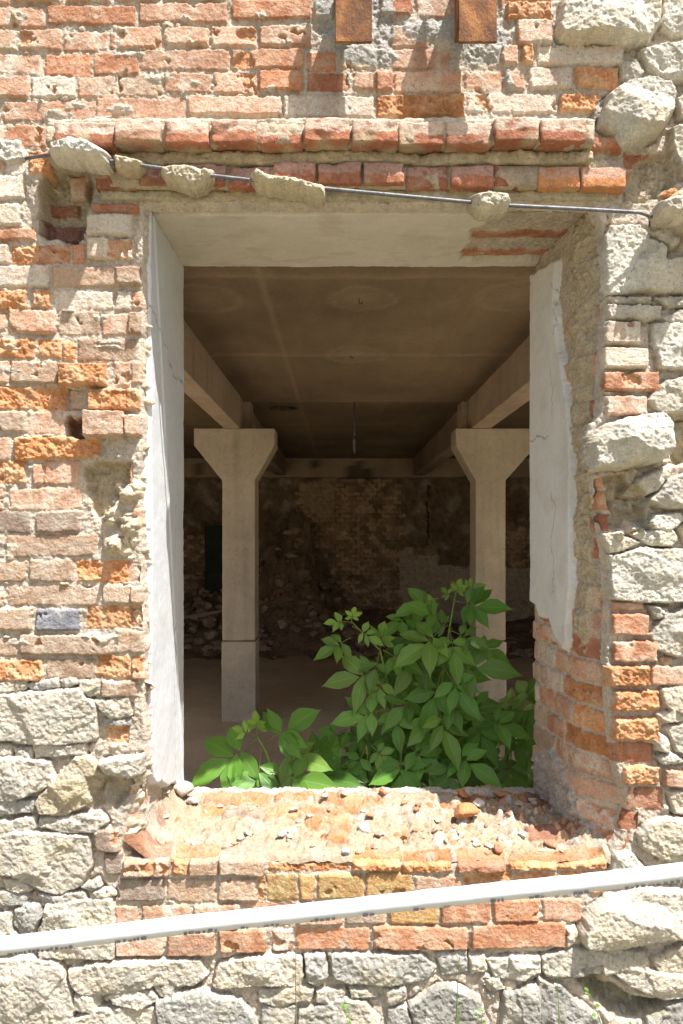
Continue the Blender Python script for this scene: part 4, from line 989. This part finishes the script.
# ------------------------------------------------------------------ steel cable and the mortar lumps along it
CAB = [(16, 147), (60, 153), (110, 161), (160, 168), (215, 176), (290, 184.5), (340, 190), (420, 197.5), (500, 205), (580, 209), (640, 212.5), (668, 214)]
DC = DIST - .075
cp = [at(x, y, DC) for x, y in CAB]
cp[0].y = -.01; cp[-1].y = -.03
tag(tube(cp, .0052, 10, 'steel_cable', M_STEEL), 'dark grey steel cable running slightly downhill across the top of the window', 'cable')
def lump(poly, lab, seed, col, y0=-.092, y1=-.004):
    """crusty slab of mortar: outline, thickness, pitted face"""
    pts = np.array(poly, float); x0, y0_ = pts.min(0); x1, y1_ = pts.max(0)
    L = Field(x0 - 3, x1 + 3, y0_ - 3, y1_ + 3, 1.0, seed)
    s1 = poly_sd(L.X + L.wx * .9, L.Y + L.wy * .9, poly)
    d = np.clip(-s1, 0, None); th = np.clip(d / 5, 0, 1) ** .5
    nz = .006 * L.mid + .006 * L.rid + .004 * L.fin
    k = (DIST - .07) / DIST * U
    fr = y0 + (1 - th) * (y1 - y0) * .5 - nz * th; bk = y1 - (1 - th) * (y1 - y0) * .3 + nz
    Xw, Zw = (L.X - CX) * k, EYE + (CY - L.Y) * k
    H, W = L.X.shape; idx = np.arange(H * W).reshape(H, W)
    ok = s1 < .3
    okf = ok[:-1, :-1] & ok[1:, :-1] & ok[1:, 1:] & ok[:-1, 1:]
    q = np.stack([idx[:-1, :-1], idx[1:, :-1], idx[1:, 1:], idx[:-1, 1:]], -1)[okf]
    V = np.concatenate([np.stack([Xw, fr, Zw], -1).reshape(-1, 3), np.stack([Xw, np.maximum(bk, fr + .002), Zw], -1).reshape(-1, 3)])
    n = H * W
    # rim faces
    from collections import Counter
    ed = {}
    for f in q.tolist():
        for i in range(4):
            a, b_ = f[i], f[(i + 1) % 4]
            if (b_, a) in ed: del ed[(b_, a)]
            else: ed[(a, b_)] = 1
    rim = np.array([(b_, a, a + n, b_ + n) for a, b_ in ed])
    allf = np.concatenate([q, q[:, ::-1] + n, rim])
    u, inv = np.unique(allf.ravel(), return_inverse=True)
    c = np.array(col) * (1 + .18 * L.mid + .14 * L.fin)[..., None]; c = np.concatenate([c.reshape(-1, 3)] * 2)
    o = mesh_obj('mortar_lump', V[u], inv.reshape(-1, 4), M_MAS, None, c[u])
    tag(o, lab, 'mortar lump', 'mortar lumps stuck along the cable'); return o
lump([(51, 160), (54, 150), (64, 145), (78, 143), (92, 146), (106, 152), (113, 157), (111, 166), (98, 169), (74, 165), (58, 163)], 'large pale knobbly mortar lump at the upper end of the cable', 301, (.58, .54, .47), -.125)
lump([(113, 157), (118, 154), (132, 157), (145, 161), (143, 168), (136, 172), (122, 172), (114, 168)], 'smallest tan mortar lump directly beside the large pale one', 302, (.48, .41, .29))
lump([(161, 166), (176, 164), (194, 166), (214, 170), (213, 178), (204, 186), (192, 190), (180, 184), (166, 181), (161, 174)], 'ragged tan mortar lump above the second lintel brick', 303, (.5, .43, .31))
lump([(250, 178), (256, 170), (266, 176), (290, 180), (308, 184), (326, 188), (326, 200), (318, 201), (296, 196), (272, 190), (254, 187)], 'long tapering slab of mortar under the cable with bright upper rim', 304, (.5, .43, .31), -.11)
lump([(471, 196), (488, 194), (508, 196), (511, 204), (506, 213), (492, 216), (478, 213), (471, 206)], 'squarish mortar lump wrapped over the cable above the broken soffit', 305, (.52, .47, .37), -.11)
lump([(655, 205), (672, 199), (700, 196), (720, 204), (715, 220), (690, 224), (668, 222), (656, 216)], 'mortar lump holding the lower end of the cable on the stones', 306, (.52, .47, .38), -.12, -.03)

# ------------------------------------------------------------------ rusty steel brackets
def bracket(x0, x1, lab, seed):
    k = (DIST - .15) / DIST * U
    a, b_ = (x0 - CX) * k, (x1 - CX) * k; zb = EYE + (CY - 42) * k; zt = zb + .42
    t = empty('steel_bracket', ((a + b_) / 2, -.05, zb)); tag(t, lab, 'bracket', 'rusty brackets over the window')
    inv = Matrix.Translation(t.location).inverted()
    def box(nm, x0, x1, y0, y1, z0, z1, bev=.002):
        bm = bmesh.new(); bmesh.ops.create_cube(bm, size=1)
        for v in bm.verts: v.co = Vector((x0 + (v.co.x + .5) * (x1 - x0), y0 + (v.co.y + .5) * (y1 - y0), z0 + (v.co.z + .5) * (z1 - z0)))
        bmesh.ops.bevel(bm, geom=bm.edges[:], offset=bev, segments=2, affect='EDGES')
        bmesh.ops.subdivide_edges(bm, edges=[e for e in bm.edges if e.calc_length() > .03], cuts=6, use_grid_fill=True)
        for v in bm.verts: v.co += mnoise.noise_vector(v.co * 40 + Vector((seed, 0, 0))) * .0012
        me = bpy.data.meshes.new(nm); bm.to_mesh(me); bm.free(); me.materials.append(M_RUST)
        o = bpy.data.objects.new(nm, me); COL.objects.link(o); o.parent = t; o.matrix_parent_inverse = inv
    box('web_plate', a, b_, -.150, -.140, zb, zt)
    box('flange', a, a + .009, -.1395, -.075, zb + .045, zt - .001); box('flange', b_ - .009, b_, -.1395, -.075, zb + .045, zt - .001)
    box('wall_anchor', a + .02, b_ - .02, -.1395, .01, zb + .24, zb + .30)
bracket(335, 372, 'rusty steel bracket over the middle of the window, hung in grey cement', 1)
bracket(458.5, 497, 'rusty steel bracket beside the spalled orange brick and the rubble stones', 2)

# ------------------------------------------------------------------ white tape in front of the wall
DT = 1.68
q0, q1 = at(-220, 970, DT), at(905, 849, DT)
tw = empty('plastic_tape', q0); tag(tw, 'folded white plastic tape with faint dark print stretched across below the window', 'tape')
K = 220; pts = []
for i in range(K + 1):
    t = i / K; p = q0.lerp(q1, t); p.z += -.012 * math.sin(math.pi * t) * 0 + .0014 * math.sin(t * 23) + .0012 * mnoise.noise(Vector((t * 60, 0, 0))) + .0006 * mnoise.noise(Vector((t * 190, 3, 0))); p.y += .002 * math.sin(t * 17); pts.append(p)
prof_o = [(.024, .012), (.011, .009), (0, .003), (-.0025, -.003), (.0035, -.022)]
prof = prof_o + [(dy + .0025, dz) for dy, dz in prof_o[::-1]]
o = ribbon(pts, prof, 'tape_band', M_TAPE, None); o.parent = tw; o.matrix_parent_inverse = Matrix.Translation(tw.location).inverted()
for p_ in o.data.polygons: p_.use_smooth = True
V, Fc = [], []; r = random.Random(3)
dirv = (q1 - q0)
s_ = .02
Ltot = dirv.length
while s_ < Ltot - .05:
    if r.random() < .13: s_ += r.uniform(.03, .10); continue
    wd = r.uniform(.005, .013); hh = r.uniform(.003, .0085)
    a = pts[0].lerp(pts[-1], s_ / Ltot); b_ = pts[0].lerp(pts[-1], (s_ + wd) / Ltot)
    i0 = min(int(s_ / Ltot * K), K); zoff = pts[i0].z - (q0.lerp(q1, i0 / K)).z; yoff = pts[i0].y - (q0.lerp(q1, i0 / K)).y
    f = lambda zz_: -.0025 + (-.003 - zz_) / .019 * .006 - .0009
    o_ = len(V)
    for p, zz_ in ((a, -.0216), (b_, -.0216), (b_, -.0216 + hh), (a, -.0216 + hh)): V.append((p.x, p.y + yoff + f(zz_), p.z + zoff + zz_))
    Fc.append((o_, o_ + 1, o_ + 2, o_ + 3)); s_ += wd + r.uniform(.001, .006)
o = mesh_obj('lettering', V, Fc, M_INK, None, smooth=False); o.parent = tw; o.matrix_parent_inverse = Matrix.Translation(tw.location).inverted()

# ------------------------------------------------------------------ loose pieces on the sill
def piece(px, depth, size, col, lab, seed, flat=.6, name='rubble_piece', cat='rubble', group='loose pieces on the sill'):
    X = (px - CX) * U * (DIST + depth) / DIST
    r = random.Random(seed)
    V, Fc = chunk_mesh((0, 0, 0), size, r, 3, flat)
    C = np.array([np.array(col) * (1 + .16 * mnoise.noise(p * 60) + .1 * mnoise.noise(p * 160)) for p in V])
    o = mesh_obj(name, [tuple(p) for p in V], Fc, M_MAS, None, C)
    zmin = min(p.z for p in V)
    o.location = (X, depth, SILLZ(X, depth) - zmin * .7)
    tag(o, lab, cat, group); return o
def dpx(py):      # depth of a sill point seen at row py
    y = .2
    for _ in range(20):
        z = .634 + .03 * min(1, max(0, y / .45)); y = (EYE - z) / ((py - CY) / FPX) - DIST
    return max(.01, min(.47, y))
OR, WH, GY_, TN = (.50, .235, .105), (.62, .60, .55), (.42, .41, .39), (.52, .44, .33)
for px, py, s_, c, l, fl in [
    (365, 830, .026, WH, 'white angular stone chip in the middle of the sill', .9), (466, 822, .042, OR, 'largest orange brick fragment on the sill', .6),
    (478, 808, .030, WH, 'long white chip leaning on the orange brick fragment', .5), (405, 834, .015, OR, 'orange brick fragment right of the white chip', .8),
    (383, 797, .022, OR, 'orange brick lump on the back edge of the sill by the plant', .8), (500, 838, .020, (.46, .44, .38), 'grey rounded pebble near the shadow on the sill', .8),
    (498, 850, .021, (.44, .17, .09), 'red brick fragment at the front edge of the sill', .7), (346, 853, .015, GY_, 'grey flat chip at the front edge of the sill', .9),
    (180, 800, .045, (.46, .40, .32), 'slanting tan stone leaning in the lower corner of the window', .6), (193, 806, .022, GY_, 'small grey stone beside the slanting tan stone', .8),
    (454, 836, .018, TN, 'tan pebble in front of the large orange fragment', .7), (523, 836, .016, WH, 'small white chip closest to the shaded end of the sill', .8),
    (345, 800, .018, TN, 'tan stone crumb under the plant leaves', .7), (290, 838, .014, GY_, 'grey crumb amid the orange brick remnants', .7),
    (545, 795, .026, (.48, .28, .17), 'dull orange fragment in the shaded back corner of the sill', .6), (462, 800, .028, OR, 'orange brick fragment on the back edge behind the largest one', .6), (500, 797, .03, OR, 'broad orange fragment on the back edge beside the shadow', .5)]:
    piece(px, dpx(py), s_, c, l, int(px * 7 + py), fl)
r = random.Random(78)
for i in range(46):
    px, py = r.uniform(165, 600), r.uniform(800, 852)
    piece(px, dpx(py), r.uniform(.011, .021), r.choice([(.44, .24, .13), (.40, .21, .12), TN, (.46, .40, .32), (.42, .29, .2)]), 'broken bit of brick or mortar bedded in the dust of the sill', 700 + i, .55, 'broken_bit', 'rubble', 'broken bits bedded in the sill')
r = random.Random(77)
for i in range(34):
    px, py = r.uniform(430, 590), r.uniform(806, 850)
    if i % 3 == 0: px = r.uniform(180, 430)
    piece(px, dpx(py), r.uniform(.006, .012), r.choice([OR, TN, WH, (.46, .3, .2)]), 'tiny crumb of brick or mortar scattered on the sill', 900 + i, .8, 'crumb', 'crumb', 'crumbs scattered on the sill')

# ------------------------------------------------------------------ plants
def leaf_mat():
    m, nt, b = nodes_of('green_leaf')
    uv = N(nt, 'ShaderNodeUVMap'); sp = N(nt, 'ShaderNodeSeparateXYZ'); nt.links.new(uv.outputs[0], sp.inputs[0])
    # u: 0..1 across, v along ; veins: |u-.5| small, and slanted stripes
    ab = N(nt, 'ShaderNodeMath', operation='SUBTRACT'); ab.inputs[1].default_value = .5; nt.links.new(sp.outputs['X'], ab.inputs[0])
    aa = N(nt, 'ShaderNodeMath', operation='ABSOLUTE'); nt.links.new(ab.outputs[0], aa.inputs[0])
    mid = N(nt, 'ShaderNodeMapRange'); mid.inputs[1].default_value = .015; mid.inputs[2].default_value = .05; mid.inputs[3].default_value = 1; mid.inputs[4].default_value = 0
    nt.links.new(aa.outputs[0], mid.inputs[0])
    m1 = N(nt, 'ShaderNodeMath', operation='MULTIPLY_ADD'); m1.inputs[1].default_value = -.7; nt.links.new(aa.outputs[0], m1.inputs[0]); nt.links.new(sp.outputs['Y'], m1.inputs[2])
    m2 = N(nt, 'ShaderNodeMath', operation='MULTIPLY'); m2.inputs[1].default_value = 52; nt.links.new(m1.outputs[0], m2.inputs[0])
    sn = N(nt, 'ShaderNodeMath', operation='SINE'); nt.links.new(m2.outputs[0], sn.inputs[0])
    sv = N(nt, 'ShaderNodeMapRange'); sv.inputs[1].default_value = .86; sv.inputs[2].default_value = 1; sv.inputs[3].default_value = 0; sv.inputs[4].default_value = .6; nt.links.new(sn.outputs[0], sv.inputs[0])
    mx = N(nt, 'ShaderNodeMath', operation='MAXIMUM'); nt.links.new(mid.outputs[0], mx.inputs[0]); nt.links.new(sv.outputs[0], mx.inputs[1])
    a = N(nt, 'ShaderNodeAttribute', attribute_name='Col')
    vc = N(nt, 'ShaderNodeMix', data_type='RGBA'); nt.links.new(a.outputs['Color'], vc.inputs[6])
    br = N(nt, 'ShaderNodeMix', data_type='RGBA', blend_type='MULTIPLY'); br.inputs[0].default_value = 1; br.inputs[7].default_value = (1.7, 1.45, 1.6, 1); nt.links.new(a.outputs['Color'], br.inputs[6])
    nt.links.new(br.outputs[2], vc.inputs[7])
    k = N(nt, 'ShaderNodeMath', operation='MULTIPLY'); k.inputs[1].default_value = .6; nt.links.new(mx.outputs[0], k.inputs[0]); nt.links.new(k.outputs[0], vc.inputs[0])
    nt.links.new(vc.outputs[2], b.inputs['Base Color'])
    bp = N(nt, 'ShaderNodeBump', Strength=.35, Distance=.002); bp.invert = True; nt.links.new(mx.outputs[0], bp.inputs['Height']); nt.links.new(bp.outputs[0], b.inputs['Normal'])
    b.inputs['Roughness'].default_value = .42; b.inputs['Specular IOR Level'].default_value = .45
    tr = N(nt, 'ShaderNodeBsdfTranslucent'); nt.links.new(vc.outputs[2], tr.inputs['Color'])
    ms = N(nt, 'ShaderNodeMixShader'); ms.inputs[0].default_value = .42
    out = nt.nodes['Material Output']; nt.links.new(b.outputs[0], ms.inputs[1]); nt.links.new(tr.outputs[0], ms.inputs[2]); nt.links.new(ms.outputs[0], out.inputs['Surface'])
    return m
M_LEAF = leaf_mat()

def leaflet(V, Fc, UV, C, base, d, nrm, L, Wd, r, col):
    d = d.normalized(); side = d.cross(nrm).normalized(); nrm = side.cross(d).normalized()
    K = 9; prof = [.0, .36, .70, .92, 1.0, .95, .78, .48, .16, .0]
    o = len(V); droop = r.uniform(.15, .42); curl = r.uniform(.10, .30); tw = r.uniform(-.12, .12)
    for i in range(K + 1):
        t = i / K
        c = base + d * (L * (t - .10 * droop * t * t)) - Vector((0, 0, 1)) * (L * droop * .55 * t * t) + side * (L * tw * t * t * .4)
        w = prof[i] * Wd * .5 * (1 + (.04 if i % 2 else -.04))
        for s_ in (-1, -.5, 0, .5, 1):
            V.append(c + side * (w * s_) + nrm * (abs(s_) ** 1.3 * w * curl + .05 * Wd * math.sin(t * 9 + s_ * 2) * abs(s_) * .5)); UV.append((.5 + .5 * s_, t)); C.append(col)
    for i in range(K):
        for k in range(4):
            a = o + i * 5 + k; Fc.append((a, a + 1, a + 6, a + 5))

def compound(parent, base, d, size, pairs, r, young=False, near=None, lw=.44):
    """one pinnate leaf: rachis and leaflets in a single mesh"""
    V, Fc, UV, C = [], [], [], []
    d = d.normalized()
    nrm = Vector((r.uniform(-.25, .25), -.85, .5)); nrm = (nrm - d * nrm.dot(d)).normalized()
    g = r.uniform(.78, 1.2); yl_ = r.random() ** 2
    size *= r.uniform(.85, 1.15)
    col0 = (np.array((.115, .27, .036)) * (1 - yl_) + np.array((.16, .27, .045)) * yl_) * g if not young else np.array((.19, .34, .055)) * g
    Lr = size * .62; pts = []
    for i in range(7):
        t = i / 6; pts.append(base + d * (Lr * t) - Vector((0, 0, 1)) * (Lr * .18 * t * t))
    tv, tf = tube([tuple(p) for p in pts], [.0024 - .0012 * i / 6 for i in range(7)], 5, None)
    V += tv; Fc += [list(f) for f in tf]; UV += [(.5, .5)] * len(tv); C += [np.array((.16, .20, .05))] * len(tv)
    def pt(t):
        i = min(int(t * 6), 5); return pts[i].lerp(pts[i + 1], t * 6 - i)
    side = d.cross(nrm).normalized(); LL = size * (.86 if not young else .62)
    for k in range(pairs):
        u = (k + .5) / pairs
        t = .60 + .34 * u
        for s_ in (-1, 1):
            if r.random() < .03: continue
            an = math.radians(104 - 62 * u + r.uniform(-10, 10))
            dd = d * math.cos(an) + side * (s_ * math.sin(an)) + nrm * r.uniform(-.1, .3)
            f = (.68 + .30 * u) * r.uniform(.82, 1.1)
            nn = nrm + side * (s_ * r.uniform(-.05, .35)) + Vector((r.uniform(-.2, .2), 0, r.uniform(-.1, .2)))
            leaflet(V, Fc, UV, C, pt(t), dd, nn, LL * f, LL * f * lw * r.uniform(.88, 1.15), r, col0 * r.uniform(.82, 1.2))
    leaflet(V, Fc, UV, C, pt(1.0), d + nrm * r.uniform(-.1, .2), nrm, LL * 1.08, LL * lw * 1.1, r, col0 * r.uniform(.9, 1.15))
    o = mesh_obj('leaf', [tuple(p) for p in V], Fc, M_LEAF, None, np.array(C), uvs=UV)
    o.parent = parent; o.matrix_parent_inverse = Matrix.Translation(parent.location).inverted()
    return o

def plant(name, lab, root, stems, leaves, seed, fill=()):
    t = empty('shrub', root); tag(t, lab, 'shrub', 'green shrubs growing inside the window')
    r = random.Random(seed)
    for st in stems:
        pts = [at(*p) for p in st]; n = len(pts)
        # resample
        P = []
        for i in range(n - 1):
            for k in range(4): P.append(pts[i].lerp(pts[i + 1], k / 4))
        P.append(pts[-1])
        o = tube([tuple(p) for p in P], [.009 - .0065 * i / len(P) for i in range(len(P))], 7, 'stem', M_STEM)
        o.parent = t; o.matrix_parent_inverse = Matrix.Translation(t.location).inverted()
    for (px, py, dp, dx, dy, lpx, pairs, young) in leaves:
        b0 = at(px, py, dp); sc = dp / FPX
        d = Vector((dx, r.uniform(-.55, -.05), -dy))
        compound(t, b0, d, lpx * sc * (.74 if not young else .85), pairs, r, young)
    for (x0, x1, y0, y1, d0, d1, n, lp) in fill:
        for i in range(n):
            px, py, dp = r.uniform(x0, x1), r.uniform(y0, y1), r.uniform(d0, d1)
            an = r.uniform(0, 6.28); d = Vector((math.cos(an), r.uniform(-.5, .3), math.sin(an) * .8 - .15))
            compound(t, at(px, py, dp), d, lp * r.uniform(.8, 1.15) * dp / FPX, 2, r, False)
    return t
main = [(352, 637, 2.95, -1, .35, 42, 2, 0), (351, 624, 2.95, .15, -1, 22, 2, 1), (350, 622, 2.95, -.9, -.2, 26, 2, 1), (352, 626, 2.93, .8, .35, 30, 2, 1),
        (380, 648, 2.96, .1, -1, 34, 2, 0), (380, 650, 2.94, -.3, .9, 34, 1, 0), (383, 650, 2.94, .9, .35, 40, 2, 0), (386, 668, 2.93, -1, .15, 58, 2, 0), (388, 672, 2.92, -.6, .9, 44, 2, 0),
        (414, 612, 3.0, -.8, .35, 40, 2, 0), (440, 598, 3.0, -1, .15, 46, 2, 0), (455, 597, 3.02, .2, -1, 26, 3, 1), (454, 600, 3.0, -.6, -.7, 24, 2, 1), (452, 601, 2.98, 1, .0, 56, 3, 0), (458, 590, 3.0, .9, -.3, 26, 2, 1),
        (448, 625, 2.92, -.8, .45, 56, 2, 0), (449, 626, 2.9, .15, 1, 50, 2, 0), (446, 622, 2.95, -.7, -.5, 44, 1, 0), (449, 630, 2.93, .95, .25, 44, 2, 0),
        (444, 664, 2.9, 1, -.05, 66, 2, 0), (444, 668, 2.88, .6, .8, 52, 2, 0), (443, 668, 2.9, -.4, 1, 50, 2, 0), (428, 648, 2.92, -.7, .7, 48, 2, 0),
        (388, 709, 2.9, -1, .1, 62, 2, 0), (392, 700, 2.9, .2, 1, 46, 2, 0), (425, 700, 2.9, .1, 1, 52, 2, 0), (418, 690, 2.94, -.7, .5, 46, 2, 0), (402, 742, 2.85, -.1, 1, 62, 2, 0), (402, 740, 2.87, .8, .5, 46, 2, 0),
        (366, 748, 2.86, -.5, .8, 40, 2, 0), (350, 762, 2.86, -.9, .25, 40, 2, 0), (346, 760, 2.86, .4, .9, 34, 2, 0), (370, 745, 2.88, .8, .5, 36, 2, 0), (434, 750, 2.86, .3, 1, 46, 2, 0),
        (436, 700, 2.88, .3, 1, 60, 2, 0), (436, 702, 2.88, .95, .2, 50, 2, 0), (446, 748, 2.85, .2, 1, 58, 2, 0), (446, 745, 2.86, .95, .5, 50, 2, 0), (470, 712, 2.98, .5, .9, 46, 2, 0), (482, 715, 3.0, .9, .3, 40, 2, 0), (398, 655, 3.0, .6, -.8, 40, 2, 0), (415, 640, 3.05, -.2, -1, 40, 2, 0), (432, 612, 3.05, -.2, -1, 26, 2, 1), (470, 640, 3.05, .8, .3, 44, 2, 0)]
plant('shrub', 'tall leafy green shrub filling the middle of the window', at(432, 960, 3.0),
      [[(425, 985, 3.05), (432, 880, 3.0), (434, 790, 2.95), (438, 720, 2.95), (444, 664, 2.95), (450, 625, 2.98), (456, 590, 3.02)], [(420, 985, 3.05), (408, 860, 3.0), (400, 750, 2.92), (390, 690, 2.95), (380, 650, 2.96), (352, 622, 2.96)], [(425, 985, 3.05), (390, 860, 2.95), (372, 790, 2.9), (366, 745, 2.88)], [(444, 664, 2.95), (430, 640, 3.0), (416, 612, 3.0)], [(434, 790, 2.95), (460, 740, 2.98), (484, 716, 3.0)]],
      main, 51, fill=[(385, 462, 650, 775, 2.98, 3.3, 34, 31), (395, 470, 625, 680, 3.0, 3.2, 8, 28), (345, 400, 715, 785, 2.92, 3.1, 12, 28), (440, 500, 690, 780, 3.0, 3.25, 14, 30)])
plant('shrub', 'low shrub sprout with sunlit leaves just inside the sill, left of the tall shrub', at(300, 960, 2.85),
      [[(310, 1000, 2.9), (296, 880, 2.85), (280, 790, 2.82), (266, 752, 2.82), (257, 736, 2.82)], [(310, 1000, 2.9), (302, 860, 2.85), (276, 772, 2.80)]],
      [(259, 738, 2.82, -.85, .45, 62, 3, 0), (257, 736, 2.82, 0, -1, 34, 3, 1), (257, 736, 2.82, -.7, -.45, 34, 2, 1), (262, 745, 2.82, -.1, 1, 52, 2, 0), (264, 744, 2.82, .55, -.5, 66, 3, 0), (272, 748, 2.82, .9, .15, 52, 2, 0), (270, 772, 2.77, .95, -.04, 74, 2, 0), (272, 774, 2.77, .5, .5, 44, 1, 0), (262, 760, 2.82, -.8, .6, 50, 2, 0), (300, 772, 2.85, .9, .0, 56, 2, 0), (306, 762, 2.9, .5, -.6, 46, 2, 0)], 52)
plant('shrub', 'darker leafy shrub at the far side, tucked against the brick reveal', at(515, 950, 3.2),
      [[(505, 990, 3.25), (508, 860, 3.2), (508, 760, 3.18), (509, 712, 3.15)], [(505, 990, 3.25), (525, 850, 3.3), (530, 720, 3.3)]],
      [(509, 714, 3.14, 0, -1, 30, 2, 1), (509, 716, 3.12, .9, .35, 44, 2, 0), (509, 716, 3.12, -.7, .6, 42, 2, 0), (510, 722, 3.12, .3, 1, 40, 2, 0), (512, 748, 3.12, -.2, 1, 44, 2, 0), (516, 748, 3.14, .8, .6, 42, 2, 0), (524, 740, 3.2, .6, .8, 40, 2, 0)], 53, fill=[(490, 540, 700, 765, 3.2, 3.5, 24, 26)])

# ------------------------------------------------------------------ grass and weeds at the foot of the wall
def blades(name, lab, cat, base, n, hgt, spread, seed, group, leafy=False, col=(.20, .26, .07)):
    r = random.Random(seed); V, Fc, UV, C = [], [], [], []
    bx, by = base
    for i in range(n):
        h_ = hgt * (1 if i == 0 else r.uniform(.55, .95)); p0 = Vector((bx + r.uniform(-.02, .02), by + r.uniform(-.02, .02), .03)); lean = Vector((r.uniform(-spread, spread), r.uniform(-spread, spread * .3), 0))
        w = .0030; o_ = len(V)
        for k in range(9):
            t = k / 8; c = p0 + Vector((0, 0, h_ * t)) + lean * (t * t) * h_
            ww = w * (1 - t * .85)
            V += [c + Vector((-ww, 0, 0)), c + Vector((ww, -.0006, 0)), c + Vector((0, .0012, 0))]; UV += [(.1, t), (.9, t), (.5, t)]; C += [np.array(col) * r.uniform(.9, 1.1)] * 3
        for k in range(8):
            for q in range(3):
                a = o_ + k * 3 + q; b_ = o_ + k * 3 + (q + 1) % 3; Fc.append((a, b_, b_ + 3, a + 3))
        if leafy:
            for k in range(7):
                t = r.uniform(.25, 1); c = p0 + Vector((0, 0, h_ * t)) + lean * (t * t) * h_; an = r.uniform(0, 6.28)
                leaflet(V, Fc, UV, C, c, Vector((math.cos(an), math.sin(an), .5)), Vector((0, -.5, .8)), r.uniform(.012, .024), .010, r, np.array((.14, .25, .04)))
    o = mesh_obj(name, [tuple(p) for p in V], Fc, M_LEAF, None, np.array(C), uvs=UV)
    tag(o, lab, cat, group)
for px, top, n, sp, sd_, l in ((461, 945, 3, .06, 1, 'tallest green grass stalk rising in front of the dark base stones'), (556, 975, 2, .05, 2, 'thin grass stalk near the hollow among the base stones'), (300, 930, 1, .03, 3, 'single dry straw-coloured stalk below the tape'), (270, 1000, 3, .2, 4, 'short bent tuft of grass by the joint of two pale stones')):
    blades('grass_stalk', l, 'grass', ((px - CX) * U * .94, -.13), n, EYE - (top - CY) * 2.07 / FPX - .03, sp, sd_, 'grass stalks along the wall foot', col=(.20, .33, .07) if sd_ != 3 else (.36, .30, .16))
for px, top, sd_, l in ((482, 1004, 1, 'small weed with yellow-green leaves beside the tall grass'), (604, 990, 2, 'small leafy weed growing out of the dark hollow'), (640, 1010, 3, 'small leafy weed right of the dark hollow'), (352, 1010, 4, 'small leafy weed at the foot of the dark stone')):
    blades('weed', l, 'weed', ((px - CX) * U * .95, -.11), 3, EYE - (top - CY) * 2.09 / FPX - .03, .25, 20 + sd_, 'small weeds along the wall foot', True)

# ------------------------------------------------------------------ light, sky, camera
sun_v = Vector((1.0, -1.0, 3.0)).normalized()
el = math.asin(sun_v.z); az = math.atan2(sun_v.x, sun_v.y)
sl = bpy.data.lights.new('sun', 'SUN'); sl.energy = 5.0; sl.angle = math.radians(.5); sl.color = (1.0, .975, .94)
so = bpy.data.objects.new('sun', sl); COL.objects.link(so)
so.rotation_euler = (-sun_v).to_track_quat('-Z', 'Y').to_euler(); so.location = (3, -5, 12)
w = bpy.data.worlds.new('World'); S.world = w; w.use_nodes = True
nt = w.node_tree; bg = nt.nodes['Background']
sk = nt.nodes.new('ShaderNodeTexSky'); sk.sky_type = 'NISHITA'; sk.sun_disc = False; sk.sun_elevation = el; sk.sun_rotation = az
nt.links.new(sk.outputs[0], bg.inputs['Color']); bg.inputs['Strength'].default_value = .085; sk.dust_density = 4.0; sk.air_density = 1.0; sk.ozone_density = .6

cam = bpy.data.cameras.new('camera'); co = bpy.data.objects.new('camera', cam); COL.objects.link(co)
co.location = (0, -DIST, EYE); co.rotation_euler = (math.radians(90), 0, 0)
cam.sensor_fit = 'VERTICAL'; cam.sensor_height = 36; cam.sensor_width = 24; cam.lens = FPX / 1024 * 36
cam.shift_y = (CY - 512) / 1024; cam.clip_end = 500; cam.clip_start = .05
S.camera = co
S.view_settings.view_transform = 'Standard'; S.view_settings.look = 'None'; S.view_settings.gamma = 1; S.view_settings.exposure = 1.2
S.view_settings.use_curve_mapping = False
S.cycles.use_denoising = True
S.cycles.max_bounces = 10; S.cycles.diffuse_bounces = 7
S.cycles.sample_clamp_indirect = 8
